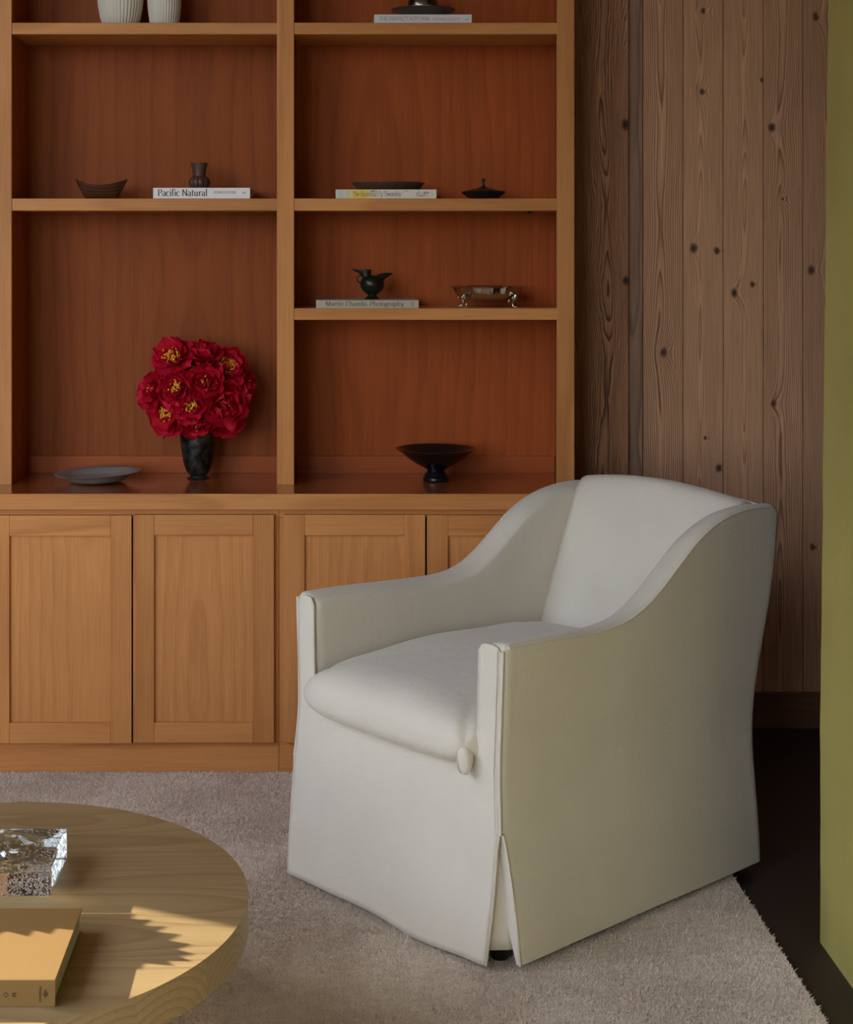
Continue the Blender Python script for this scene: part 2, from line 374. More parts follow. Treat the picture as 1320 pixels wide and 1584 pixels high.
# worktop and base cabinets
YF, YD, YC = 4.338, 4.320, 4.316
XL0, XR0 = -0.985, 0.715
boxo_w = boxo('worktop', (XL0, XR0, YC, YW-0.0005, Z(788, YC), CT), M['cherry_top'], bevel=0.002)
tag(boxo_w, 'long polished cherry worktop under the bookcase', 'worktop')
nose = boxo('front_edge', (XL0, XR0, YC-0.004, YC-0.0002, Z(788, YC), CT-0.0005), M['cherry_h'], bevel=0.001)
nose.parent = boxo_w; nose.location = nose.location - boxo_w.location
DX = YD/F
ZC0 = Z(788, YC)-0.0005
doors = [(-18, 203.5, 797.5, 1150), (206, 424, 796.5, 1149), (439, 658, 796.5, 1149), (661, 880, 797, 1150)]
for ci, (xa, xb, dd, lab) in enumerate(((XL0+0.002, X(431.5, YF), doors[:2], 'cherry base cabinet with two panelled doors left of the armchair'),
                                       (X(431.5, YF)+.0008, XR0-0.002, doors[2:], 'cherry base cabinet with panelled doors half hidden behind the armchair'))):
    cb = thing('base_cabinet', ((xa+xb)/2, YF, 0), lab, 'cabinet', 'cherry base cabinets')
    cx = (xa+xb)/2
    def cbx(name, b, mat, par=cb, bev=0.0012):
        return boxo(name, (b[0]-cx, b[1]-cx, b[2]-YF, b[3]-YF, b[4], b[5]), mat, par, bev)
    zt, zb = Z(800, YF), Z(1148, YF)
    cbx('body', (xa, xb, YF+0.02, YW-0.001, 0.0, ZC0), M['dark_gap'], bev=0)
    cbx('top_rail', (xa, xb, YF, YF+0.0195, zt, ZC0), M['cherry_h'])
    cbx('plinth', (xa, xb, YF, YF+0.0195, 0.0, zb), M['cherry_h'])
    ew = 0.0375
    ex = [(xa, dd[0][0]*DX-VX*DX+0.012), (X(dd[1][1], YD)-0.012, xb)]
    for (a, b) in ex: cbx('frame_stile', (a, b, YF, YF+0.0195, zb+.0003, zt-.0003), M['cherry_v'])
    for (p0, p1, q0, q1) in dd:
        a, b, z1, z0 = X(p0, YD), X(p1, YD), Z(q0, YD), Z(q1, YD); sw = 32.5*DX
        d = bpy.data.objects.new('door', None); C.objects.link(d); d.parent = cb; d.empty_display_size = 0.02
        d.location = ((a+b)/2-cx, YD-YF, (z0+z1)/2)
        ox, oz = (a+b)/2, (z0+z1)/2
        def db(name, q, mat, bev=0.0012): return boxo(name, (q[0]-ox, q[1]-ox, q[2]-YD, q[3]-YD, q[4]-oz, q[5]-oz), mat, d, bev)
        db('stile', (a, a+sw, YD, YF-.0005, z0, z1), M['cherry_v']); db('stile', (b-sw, b, YD, YF-.0005, z0, z1), M['cherry_v'])
        db('rail', (a+sw+.0002, b-sw-.0002, YD, YF-.0005, z1-sw*0.97, z1), M['cherry_h']); db('rail', (a+sw+.0002, b-sw-.0002, YD, YF-.0005, z0, z0+sw*0.97), M['cherry_h'])
        db('panel', (a+sw-.003, b-sw+.003, YD+0.009, YF-.001, z0+sw*.97-.003, z1-sw*.97+.003), M['cherry_panel'], 0)

# ================================================================== RUG
RZ = 0.014; RX1 = 0.935
m = NT('rug_wool'); p = m.obj(); s3 = m.sep(p)
r1 = m.noise(p, 2.5, 5, 0.6); r2 = m.noise(m.xyz(m.math('MULTIPLY', s3[0], 14.0), m.math('MULTIPLY', s3[1], 170.0), 0.0), 1.0, 3, 0.6); r3 = m.noise(p, 320, 2)
c = m.mix(m.ramp(r1, [(0.35, 0), (0.65, 1)]), srgb(220, 202, 184), srgb(250, 237, 222)); c = m.mix(m.math('MULTIPLY', m.ramp(r2, [(0.3, 1), (0.6, 0)]), 0.32), c, srgb(156, 136, 118)); c = m.mix(m.math('MULTIPLY', r3, 0.28), c, srgb(156, 138, 120))
m.set(Base_Color=c, Roughness=0.9, Sheen_Weight=0.4, Sheen_Roughness=0.5)
m.bump(m.math('ADD', r3, r2), 0.6, 0.003); M['rug'] = m.m
rug = MB().box(-2.3, RX1, 1.4, YF-0.002, 0.0, RZ-0.003).build('rug', M['rug'], bevel=0.003)
tag(rug, 'taupe wool pile rug under the armchair and coffee table', 'rug')
def pile(n, x0, x1, y0, y1, hmin, hmax, wd):
    xs = np.random.uniform(x0, x1, n); ys = np.random.uniform(y0, y1, n); ys = np.round(ys/0.0055)*0.0055 + np.random.normal(0, 0.0009, n)
    ys = np.clip(ys, y0, y1)
    a = np.random.uniform(0, 2*pi, n); h = np.random.uniform(hmin, hmax, n); tx = np.random.normal(0.0, 0.004, n); ty = np.random.normal(-0.0015, 0.004, n)
    v = np.zeros((n, 3, 3)); zb = RZ-0.0045
    v[:, 0] = np.stack([xs-wd*np.cos(a), ys-wd*np.sin(a), np.full(n, zb)], 1); v[:, 1] = np.stack([xs+wd*np.cos(a), ys+wd*np.sin(a), np.full(n, zb)], 1)
    v[:, 2] = np.stack([xs+tx, np.minimum(ys+ty, YF-0.001), zb+h], 1)
    return v.reshape(-1, 3)
vv = np.concatenate([pile(330000, -1.0, RX1-0.001, 2.85, YF-0.003, 0.004, 0.0085, 0.0016)])
me = bpy.data.meshes.new('pile'); nT = len(vv)//3
me.vertices.add(len(vv)); me.vertices.foreach_set('co', vv.ravel())
me.loops.add(nT*3); me.loops.foreach_set('vertex_index', np.arange(nT*3)); me.polygons.add(nT)
me.polygons.foreach_set('loop_start', np.arange(nT)*3); me.update(calc_edges=True)
me.materials.append(M['rug']); po = bpy.data.objects.new('pile', me); C.objects.link(po); po.parent = rug; po['kind'] = 'stuff'

# ================================================================== ARMCHAIR
m = NT('linen'); p = m.obj(); s3 = m.sep(p)
t1 = m.noise(m.xyz(m.math('MULTIPLY', s3[0], 1.0), m.math('MULTIPLY', s3[1], 1.0), m.math('MULTIPLY', s3[2], 0.08)), 420, 3, 0.6)
t2 = m.noise(m.xyz(m.math('MULTIPLY', s3[0], 0.1), m.math('MULTIPLY', s3[1], 0.1), m.math('MULTIPLY', s3[2], 1.0)), 420, 3, 0.6)
t3 = m.noise(p, 9, 4); t4 = m.noise(m.xyz(m.math('MULTIPLY', s3[0], 30.0), m.math('MULTIPLY', s3[1], 30.0), m.math('MULTIPLY', s3[2], 3.0)), 1.0, 4)
wv = m.math('ADD', t1, t2)
c = m.mix(t3, srgb(216, 208, 194), srgb(226, 219, 206)); c = m.mix(m.math('MULTIPLY', m.ramp(wv, [(0.3, 1), (0.62, 0)]), 0.4), c, srgb(184, 176, 164))
m.set(Base_Color=c, Roughness=0.9, Sheen_Weight=0.25, Sheen_Roughness=0.4)
m.bump(m.math('ADD', m.math('MULTIPLY', wv, 0.5), m.math('MULTIPLY', t4, 1.2)), 0.5, 0.003); M['linen'] = m.m
M['linen_in'] = plain('linen_pleat', srgb(222, 214, 200), 0.9, var=0.03, vscale=60)
ch = thing('armchair', (0.1209, 3.371, 0), 'white linen slipcovered armchair with sloping arms and skirt', 'armchair', rz=radians(40.4))
# local frame: x = depth (v), y = across (u, + is the far side), z up
TN = [(0.0, .668), (.15, .664), (.30, .656), (.40, .661), (.46, .677), (.52, .708), (.60, .765), (.67, .812), (.76, .846), (.86, .857), (1.0, .848)]
TF = [(0.0, .668), (.15, .664), (.40, .652), (.50, .654), (.56, .666), (.62, .695), (.68, .739), (.75, .788), (.84, .822), (.94, .834), (1.05, .832)]
WT = [(.02, .348), (.07, .346), (.16, .339), (.29, .325), (.40, .316), (.50, .318), (.66, .324), (.9, .324)]
VF = [(.02, -.012), (.10, -.006), (.22, .006), (.40, .018), (.70, .020)]
VB = [(.02, .901), (.10, .902), (.22, .903), (.33, .910), (.52, .952), (.67, .986), (.80, 1.006), (.9, 1.010)]
HEM = 0.024
def Wd(z): return smooth_tab(WT, z)
def Vf(z): return smooth_tab(VF, z)
def Vb(z, u=0): return smooth_tab(VB, z)+0.028*max(-1, min(1, u/.325))
def slit(z, a): return a*max(0, (0.288-z)/0.265)**0.85
AT = 0.060
for sg, tab in ((-1, TN), (1, TF)):
    def ring(s, inset=0.0):
        pts = []; vtop = 0.02+s*(Vb(.84, sg*.3)-.02)
        zt = smooth_tab(tab, vtop)-inset
        if s > 0.965: zt -= 0.012*((s-0.965)/0.035)**2
        zb = HEM+0.006*(0.5+0.5*mnoise.noise(Vector((s*3, sg*5, 0))))
        r = AT/2-inset; prof = []
        nz = 22
        for k in range(nz):                       # outer face, upwards
            z = zb+(zt-r*0.8-zb)*k/(nz-1); prof.append((0, z, 0))
        for k in range(1, 9):                     # rounded top
            a = pi*k/9; prof.append((1-(1+cos(a))/2, zt-r*0.8+r*0.8*sin(a), 1))
        for k in range(10):                       # inner face, downwards
            z = zt-r*0.8-(zt-r*0.8-0.30)*k/9; prof.append((1, z, 2))
        for (q, z, kind) in prof:
            uo = Wd(z)-inset+0.004; ui = min(uo-2*r, 0.9); ui = 0.262+inset if kind == 2 else uo+(0.262+inset-uo)*q
            u = uo+(ui-uo)*q if kind != 2 else ui
            vf = Vf(z)+0.004+(slit(z, 0.05) if kind == 0 else 0.0); vb = Vb(z, sg*.3)
            v = vf+s*(vb-vf)
            wob = 0.0035*mnoise.noise(Vector((v*5, z*2.2, sg*3.0))) if kind == 0 else 0
            pts.append((v, sg*(u+wob), z))
        return pts
    R = [ring(0.0, 0.010), ring(0.004, 0.003)]+[ring(0.012+0.976*i/60) for i in range(61)]+[ring(0.997, 0.003), ring(1.0, 0.010)]
    b = MB(); nR = len(R); nP = len(R[0])
    b.grid(lambda i, j: R[int(round(i*(nR-1)))][int(round(j*(nP-1)))], nR, nP)
    b.f.append(tuple(range(nP))); b.f.append(tuple((nR-1)*nP+k for k in range(nP))[::-1])
    for i in range(nR-1): b.f.append((i*nP, i*nP+nP-1, (i+1)*nP+nP-1, (i+1)*nP))
    o = b.build('arm', M['linen'], ch, smooth=60)
    o['label'] = 'nearer slip-covered arm and side panel' if sg < 0 else 'farther slip-covered arm and side panel'
    # welt along the arm top, outside edge
    k = 22+3
    welt = [Vector(R[i][23])+Vector((0, sg*0.001, 0.001)) for i in range(2, nR-3, 2)]
    MB().tube(welt, 0.0026, 6).build('piping', M['linen'], o, smooth=60)

# front panel with the two arm fronts and the skirt, one continuous cloth
def front_v(u, z):
    fold = 0.004*sin(u*23+1.0)*max(0, (0.35-z)/0.35)+0.003*mnoise.noise(Vector((u*7, z*5, 2.0)))
    return Vf(z)-0.002+fold
NC, NA, N1, N2 = 61, 7, 34, 24           # columns, columns per arm front, rows below and above the seat line
cs = [-1+0.186*i/(NA-1) for i in range(NA)]; mid_n = NC-2*NA
cols = cs+[-0.814+1.628*(i+1)/(mid_n+1) for i in range(mid_n)]+[-c for c in cs[::-1]]
def fpt(c, z):
    ws = Wd(z)-0.001-slit(z, 0.042 if c < 0 else 0.022)
    u = c*ws
    return (front_v(u, z)+0.003*max(0, abs(c)-0.95)/0.05, u, z)
b = MB(); ids = {}
for i, c in enumerate(cols):
    arm = i < NA or i >= NC-NA
    e = (abs(c)-0.907)/0.093; zt = 0.646+0.018*sqrt(max(0, 1-min(1, abs(e))**3))
    for j in range(N1+(N2 if arm else 0)):
        z = HEM+0.004*sin(c*4)*(1-j/(N1-1) if j < N1 else 0)+(0.432-HEM)*j/(N1-1) if j < N1 else 0.432+(zt-0.432)*(j-N1+1)/N2
        ids[i, j] = len(b.v); b.v.append(fpt(c, z))
for i in range(NC-1):
    for j in range(N1+N2-1):
        q = [(i, j), (i, j+1), (i+1, j+1), (i+1, j)]
        if all(k in ids for k in q): b.f.append(tuple(ids[k] for k in q))
o = b.build('front_panel', M['linen'], ch, smooth=70)
md = o.modifiers.new('thickness', 'SOLIDIFY'); md.thickness = 0.006; md.offset = 0.0
fpo = o
# corner welt, double stitched
cz = [0.288+i*(.655-.288)/24 for i in range(25)]
MB().tube([(Vf(z)+0.001, -(Wd(z)+0.001), z) for z in cz], 0.0036, 8).build('piping', M['linen'], fpo, smooth=60)
MB().tube([(Vf(z)-0.0048, -(Wd(z)-0.008), z) for z in cz], 0.0011, 6).build('stitching', plain('thread', srgb(212, 205, 194), 0.9), fpo, smooth=60)
MB().tube([(Vf(z)+0.001, (Wd(z)+0.001), z) for z in cz], 0.0036, 8).build('piping', M['linen'], fpo, smooth=60)
for sg in (-1, 1):   # hem rolls along the slit edges and across the arm tip
    zz = [HEM+0.002+i*(.286-HEM)/16 for i in range(17)]
    MB().tube([(front_v(0.3, z)+0.002, sg*(Wd(z)-0.001-slit(z, 0.042 if sg < 0 else 0.022)), z) for z in zz], 0.0034, 6).build('hem', M['linen'], fpo, smooth=60)
    MB().tube([(Vf(z)+0.006+slit(z, 0.05), sg*(Wd(z)+0.003), z) for z in zz], 0.0034, 6).build('hem', M['linen'], fpo, smooth=60)
# pleat inserts behind the corner slits
for sg in (-1, 1):
    def pl(i, j):
        a = -0.35+i*(pi/2+0.7); z = 0.052+j*0.28
        rr = 0.036+0.004*sin(i*9)*(1-j)
        flare = 0.008*(1-j)
        return (0.050-0.0-(rr+flare)*cos(a)*1.0, sg*(0.290+(rr+flare)*sin(a)*0.85), z)
    o = MB().grid(pl, 24, 12).build('pleat_insert', M['linen_in'], ch, smooth=70)
    md = o.modifiers.new('thickness', 'SOLIDIFY'); md.thickness = 0.004
# inside back and outside back
def sec(u, t):
    """closed loop of the back in (v, z)"""
    k = u/.262; crown = 0.024*(1-k*k); bul = 0.016*(1-k**4)
    P = [(.742, .44), (.778, .53), (.820, .63), (.862, .73), (.893, .795), (.915, .832), (.936, .850), (.962, .853), (.986, .840), (.996, .80)]
    n = len(P); f = t*(n-1); i = min(n-2, int(f)); q = f-i
    def pt(i): return P[max(0, min(n-1, i))]
    p0, p1, p2, p3 = pt(i-1), pt(i), pt(i+1), pt(i+2)
    def cr(a, b, c, d): return 0.5*((2*b)+(-a+c)*q+(2*a-5*b+4*c-d)*q*q+(-a+3*b-3*c+d)*q**3)
    v, z = cr(p0[0], p1[0], p2[0], p3[0]), cr(p0[1], p1[1], p2[1], p3[1])
    tt = min(1, max(0, (z-.60)/.25))
    return v+0.028*u/.325-bul*(1 if t < .75 else (1-t)/.25), z+crown*tt*tt
o = MB().grid(lambda i, j: (lambda u: (lambda q: (q[0], u, q[1]))(sec(u, j)))(-.268+.536*i), 28, 40).build('inside_back', M['linen'], ch, smooth=70)
md = o.modifiers.new('thickness', 'SOLIDIFY'); md.thickness = 0.012; md.offset = -1
def ob(i, j):
    u = -.318+.636*i; z = HEM+.002+j*(.835-HEM)
    k = u/.318; z += 0.020*(1-k*k)*max(0, j-.8)/.2
    return (Vb(z, u)-0.004, u*(Wd(min(z, .8))/.324), z)
o = MB().grid(ob, 20, 30).build('outside_back', M['linen'], ch, smooth=70)
md = o.modifiers.new('thickness', 'SOLIDIFY'); md.thickness = 0.008; md.offset = 0
# seat cushion
def cush(a, b_, top):
    pw = 10 if a > 0 else 15
    q = (abs(a)**pw+abs(b_)**pw)**(1/pw) or 1.0; mx = max(abs(a), abs(b_)); sa, sb = a, b_
    f = mx/q if q > 1e-6 else 1.0
    e = (max(0, 1-abs(sa)**10))**0.42*(max(0, 1-abs(sb)**9))**0.42
    u = sa*f*0.264; v = 0.364+sb*f*0.396
    sag = 0.010*mnoise.noise(Vector((u*5, v*5, 1.3)))
    zc = 0.452+0.010*(1-abs(sb))
    if top: z = zc+e*(0.064+0.030*(1-sa*sa)*(1-0.5*sb*sb)+sag)
    else: z = zc-e*0.058
    # the nose rolls out between the arms
    if sb < -0.86 and sa > 0: u += 0.024*sa**3*min(1, (-sb-0.86)/0.08)
    return (v-0.010*(1-sa*sa)*max(0, -sb), u, z)
def mp(t): x = 2*t-1; return sin(x*pi/2)
b = MB(); b.grid(lambda i, j: cush(mp(i), mp(j), True), 44, 60); b.grid(lambda i, j: cush(mp(i), mp(j), False), 44, 60)
cu = b.build('seat_cushion', M['linen'], ch)
bm = bmesh.new(); bm.from_mesh(cu.data); bmesh.ops.remove_doubles(bm, verts=bm.verts, dist=1e-4); bmesh.ops.recalc_face_normals(bm, faces=bm.faces); bm.to_mesh(cu.data); bm.free()
cu.data.polygons.foreach_set('use_smooth', [True]*len(cu.data.polygons))
seam = [cush(1.0 if False else s, -1.0, True) for s in [mp(i/40) for i in range(41)]]
# tucked corner of the cushion next to the near arm
def ear(i, j):
    a = 2*pi*i; ph_ = pi*(j*0.998+0.001)
    r = sin(ph_); wob = 1+0.06*sin(3*a+1)
    return (-0.010+0.016*r*cos(a)*wob, -0.249-0.017*cos(ph_), 0.426+0.029*r*sin(a)*wob-0.25*0.017*cos(ph_))
o = MB().grid(ear, 24, 14, closeu=True).build('corner_tuck', M['linen'], cu, smooth=80)
MB().tube([(-0.010+0.0152*cos(a), -0.243, 0.4245+0.0275*sin(a)) for a in [i*2*pi/24 for i in range(25)]], 0.0016, 6).build('stitching', plain('thread3', srgb(206, 198, 184), 0.9), cu, smooth=60)
# hidden seat platform and dark feet
MB().box(0.05, 0.86, -0.255, 0.255, 0.20, 0.385).build('seat_platform', M['linen_in'], ch)
M['black'] = plain('black_foot', srgb(16, 14, 13), 0.35)
for (v, u) in ((0.055, -0.285), (0.055, 0.285), (0.83, -0.27), (0.83, 0.27)):
    MB().lathe([(0.001, RZ+.0035), (0.017, RZ+.004), (0.020, RZ+.010), (0.020, RZ+.03), (0.024, RZ+.036), (0.026, 0.22), (0.001, 0.221)], 20, (v, u, 0)).build('leg', M['black'], ch, smooth=40)

# ================================================================== COFFEE TABLE
TZ = 0.394; TC = (-0.589, 2.567); TR = 0.455; TT = 0.060
OK_L, OK_D = srgb(166, 141, 100), srgb(128, 102, 65)
M['oak'] = wood('oak_top', OK_L, OK_D, 'XYZ', 75, 0.6, 0.38, 0.1, tone=0.16, streak=0.3, blotch=0.25, aoff=0.1, warp=0.02, depth=(0.03, 0.12), bump=0.2)
ct = thing('coffee_table', (TC[0], TC[1], 0), 'low round oak coffee table with a thick top on the rug', 'coffee table')
cuts = [-TR, -0.33, -0.21, -0.055, 0.053, 0.165, 0.287, 0.38, TR]   # board joints, measured from the centre
for a, b_ in zip(cuts, cuts[1:]):
    n = 14; y0, y1 = max(a, -TR*.99999), min(b_, TR*.99999)
    ys = [y0+(y1-y0)*i/n for i in range(n+1)]
    rt = [(sqrt(max(0, TR*TR-y*y)), y) for y in ys]; lf = [(-x, y) for (x, y) in rt[::-1]]
    poly = rt+lf; yc = (y0+y1)/2
    N = len(poly); bb_ = MB()
    bb_.add([(x, y-yc, 0) for (x, y) in poly]+[(x, y-yc, -TT) for (x, y) in poly], [tuple(range(N)), tuple(range(N, 2*N))[::-1]]+[(i, (i+1) % N, N+(i+1) % N, N+i) for i in range(N)])
    o = bb_.build('board', M['oak'], ct, bevel=0.0, loc=(0, yc, TZ))
MB().lathe([(0.001, RZ), (0.24, RZ), (0.245, RZ+.006), (0.245, RZ+.014), (0.09, RZ+.03), (0.07, RZ+.06), (0.07, TZ-TT-.05), (0.14, TZ-TT-.012), (0.18, TZ-TT-.0005), (0.001, TZ-TT-.0005)], 48).build('pedestal', M['oak'], ct, smooth=40)

# ------------------------------------------------------------------ lettering
def arc(cx, cy, rx, ry, a0, a1, n=14):
    return [(cx+rx*cos(radians(a0+(a1-a0)*i/n)), cy+ry*sin(radians(a0+(a1-a0)*i/n))) for i in range(n+1)]
XH = .46; CA = .70
def SV(x, y, h=.07): return [(x-h, y), (x+h, y)]
G = {
 'A': (.68, [[(.06, 0), (.33, CA)], [(.33, CA), (.62, 0)], [(.17, .24), (.50, .24)], SV(.06, 0), SV(.62, 0)]),
 'B': (.60, [[(.13, 0), (.13, CA)], [(.05, CA), (.28, CA)]+arc(.30, .53, .17, .17, 90, -90)+[(.13, .36)], [(.28, .36)]+arc(.32, .18, .20, .18, 90, -90)+[(.05, 0)]]),
 'C': (.66, [arc(.36, .35, .29, .36, 48, 312, 24), [(.57, .47), (.57, .66)]]),
 'E': (.58, [[(.13, 0), (.13, CA)], [(.05, CA), (.50, CA), (.50, .55)], [(.13, .36), (.36, .36)], [(.36, .28), (.36, .44)], [(.05, 0), (.52, 0), (.53, .17)]]),
 'F': (.55, [[(.13, 0), (.13, CA)], [(.05, CA), (.50, CA), (.50, .55)], [(.13, .36), (.36, .36)], [(.36, .28), (.36, .44)], SV(.13, 0)]),
 'H': (.72, [[(.13, 0), (.13, CA)], [(.59, 0), (.59, CA)], [(.13, .36), (.59, .36)], SV(.13, 0), SV(.13, CA), SV(.59, 0), SV(.59, CA)]),
 'I': (.28, [[(.14, 0), (.14, CA)], SV(.14, 0), SV(.14, CA)]),
 'J': (.40, [[(.26, CA), (.26, .10)]+arc(.15, .10, .11, .14, 0, -150), SV(.26, CA)]),
 'K': (.66, [[(.13, 0), (.13, CA)], [(.55, CA), (.14, .30)], [(.26, .42), (.60, 0)], SV(.13, 0), SV(.13, CA), SV(.55, CA), SV(.60, 0)]),
 'L': (.55, [[(.13, 0), (.13, CA)], [(.05, 0), (.50, 0), (.51, .18)], SV(.13, CA)]),
 'M': (.84, [[(.12, 0), (.13, CA)], [(.13, CA), (.41, .05)], [(.41, .05), (.69, CA)], [(.71, 0), (.70, CA)], SV(.12, 0), SV(.71, 0), SV(.10, CA, .05), SV(.73, CA, .05)]),
 'N': (.72, [[(.12, 0), (.12, CA)], [(.12, CA), (.59, 0)], [(.59, 0), (.59, CA)], SV(.12, 0), SV(.08, CA, .06), SV(.59, CA)]),
 'O': (.74, [arc(.37, .35, .30, .36, 0, 360, 32)]),
 'P': (.58, [[(.13, 0), (.13, CA)], [(.05, CA), (.28, CA)]+arc(.30, .515, .20, .185, 90, -90)+[(.13, .33)], SV(.13, 0)]),
 'R': (.66, [[(.13, 0), (.13, CA)], [(.05, CA), (.28, CA)]+arc(.30, .525, .19, .175, 90, -90)+[(.13, .35)], [(.30, .35), (.58, 0)], SV(.13, 0), SV(.59, 0, .05)]),
 'S': (.52, [arc(.27, .53, .17, .17, 40, 250, 14)+arc(.25, .18, .20, .18, 70, -150, 14)]),
 'T': (.62, [[(.31, 0), (.31, CA)], [(.05, .54), (.05, CA), (.57, CA), (.57, .54)], SV(.31, 0)]),
 'Y': (.64, [[(.07, CA), (.32, .32)], [(.58, CA), (.32, .32)], [(.32, 0), (.32, .34)], SV(.07, CA), SV(.58, CA), SV(.32, 0)]),
 'a': (.48, [arc(.22, XH-.14, .14, .14, 150, 0)+[(.36, .05)]+arc(.42, .06, .06, .06, 180, 300, 6), [(.36, .28)]+arc(.20, .13, .14, .13, 80, 300)+[(.36, .09)]]),
 'b': (.52, [[(.11, 0), (.11, .74)], arc(.27, .23, .17, .23, 140, -140, 20), SV(.07, .74, .04)]),
 'c': (.44, [arc(.25, .23, .19, .24, 45, 310, 20)]),
 'e': (.46, [[(.07, .25), (.40, .25)]+arc(.24, .24, .17, .23, 0, 310, 22)]),
 'f': (.32, [[(.14, 0), (.14, .58)]+arc(.26, .58, .12, .16, 180, 50, 8), [(.03, XH), (.28, XH)], SV(.14, 0)]),
 'g': (.50, [arc(.23, .30, .15, .16, 0, 360, 22), [(.12, .18)]+arc(.16, .10, .07, .07, 140, 270, 6)+[(.30, .03)]+arc(.24, -.09, .18, .12, 60, -240, 20), [(.34, .42), (.46, .46)]]),
 'h': (.56, [[(.13, 0), (.13, .74)], [(.13, .34)]+arc(.28, .31, .15, .16, 160, 0, 10)+[(.43, 0)], SV(.13, 0), SV(.43, 0), SV(.09, .74, .04)]),
 'i': (.27, [[(.14, 0), (.14, XH)], SV(.14, 0), SV(.10, XH, .05), arc(.14, .64, .028, .028, 0, 360, 8)]),
 'l': (.27, [[(.14, 0), (.14, .74)], SV(.14, 0), SV(.10, .74, .05)]),
 'm': (.84, [[(.13, 0), (.13, XH)], [(.13, .32)]+arc(.27, .30, .14, .16, 160, 0, 10)+[(.41, 0)], [(.41, .32)]+arc(.56, .30, .14, .16, 160, 0, 10)+[(.70, 0)], SV(.13, 0), SV(.41, 0), SV(.70, 0), SV(.09, XH, .05)]),
 'n': (.56, [[(.13, 0), (.13, XH)], [(.13, .32)]+arc(.28, .30, .15, .16, 160, 0, 10)+[(.43, 0)], SV(.13, 0), SV(.43, 0), SV(.09, XH, .05)]),
 'o': (.50, [arc(.25, .23, .19, .24, 0, 360, 26)]),
 'p': (.54, [[(.13, -.22), (.13, XH)], arc(.28, .23, .18, .23, 140, -140, 20), SV(.13, -.22), SV(.09, XH, .05)]),
 'r': (.40, [[(.13, 0), (.13, XH)], [(.13, .30)]+arc(.30, .28, .17, .18, 170, 70, 8), arc(.34, .42, .025, .025, 0, 360, 8), SV(.13, 0), SV(.09, XH, .05)]),
 's': (.40, [arc(.21, .345, .12, .115, 40, 250, 10)+arc(.19, .12, .14, .12, 70, -150, 10)]),
 't': (.33, [[(.15, .62), (.15, .09)]+arc(.23, .09, .08, .09, 180, 310, 8), [(.03, XH), (.29, XH)]]),
 'u': (.56, [[(.12, XH), (.12, .14)]+arc(.26, .15, .14, .15, 180, 340, 10), [(.42, XH), (.42, 0)], SV(.07, XH, .05), SV(.37, XH, .05), SV(.47, 0, .05)]),
 'w': (.74, [[(.06, XH), (.22, 0)], [(.22, 0), (.37, XH)], [(.37, XH), (.53, 0)], [(.53, 0), (.69, XH)], SV(.06, XH), SV(.37, XH), SV(.69, XH)]),
 'y': (.50, [[(.06, XH), (.26, .02)], [(.45, XH), (.22, -.16), (.12, -.20)], SV(.06, XH), SV(.45, XH)]),
 '.': (.22, [arc(.10, .03, .035, .035, 0, 360, 8)]),
}
def text_pts(txt, x, y, h, width, thick=.085, thin=.022, rot=0, out=None):
    """quads of a serif inscription in a plane; h = cap height, width = total width"""
    adv = sum(G[c][0] if c != ' ' else .28 for c in txt); k = h/CA; sx = width/(adv*k)
    q = []; ox = 0
    for c in txt:
        if c == ' ': ox += .28; continue
        a, strokes = G[c]
        for st in strokes:
            for (p0, p1) in zip(st, st[1:]):
                dx, dy = p1[0]-p0[0], p1[1]-p0[1]; l = sqrt(dx*dx+dy*dy)
                if l < 1e-6: continue
                w = thin+(thick-thin)*abs(dy)/l; nx, ny = -dy/l*w/2, dx/l*w/2; ex, ey = dx/l*thin*.4, dy/l*thin*.4
                quad = [(p0[0]+nx-ex, p0[1]+ny-ey), (p0[0]-nx-ex, p0[1]-ny-ey), (p1[0]-nx+ex, p1[1]-ny+ey), (p1[0]+nx+ex, p1[1]+ny+ey)]
                quad = [((ox+u)*k*sx, v*k) for (u, v) in quad]
                if rot: quad = [(u*cos(rot)-v*sin(rot), u*sin(rot)+v*cos(rot)) for (u, v) in quad]
                q.append([(x+u, y+v) for (u, v) in quad])
        ox += a
    return q
def print_on(parent, name, quads, y, mat, lift=0.0004):
    """quads given in (x, z) on a face looking towards -y; stacked hairline apart so that strokes never coincide"""
    b = MB()
    for i, q in enumerate(quads):
        yy = y-lift-0.000004*(i % 40); b.add([(u, yy, v) for (u, v) in q], [(0, 1, 2, 3)])
    return b.build(name, mat, parent, recalc=False)
def stroke(pts, w):
    q = []
    for (p0, p1) in zip(pts, pts[1:]):
        dx, dy = p1[0]-p0[0], p1[1]-p0[1]; l = sqrt(dx*dx+dy*dy)
        if l < 1e-9: continue
        nx, ny = -dy/l*w/2, dx/l*w/2; q.append([(p0[0]+nx, p0[1]+ny), (p0[0]-nx, p0[1]-ny), (p1[0]-nx, p1[1]-ny), (p1[0]+nx, p1[1]+ny)])
    return q
INK = plain('black_ink', srgb(34, 30, 30), 0.6); INKG = plain('grey_ink', srgb(120, 112, 112), 0.6); INKB = plain('brown_ink', srgb(74, 52, 40), 0.6)
PAPER = plain('page_paper', srgb(214, 206, 190), 0.8, var=0.05, vscale=120)

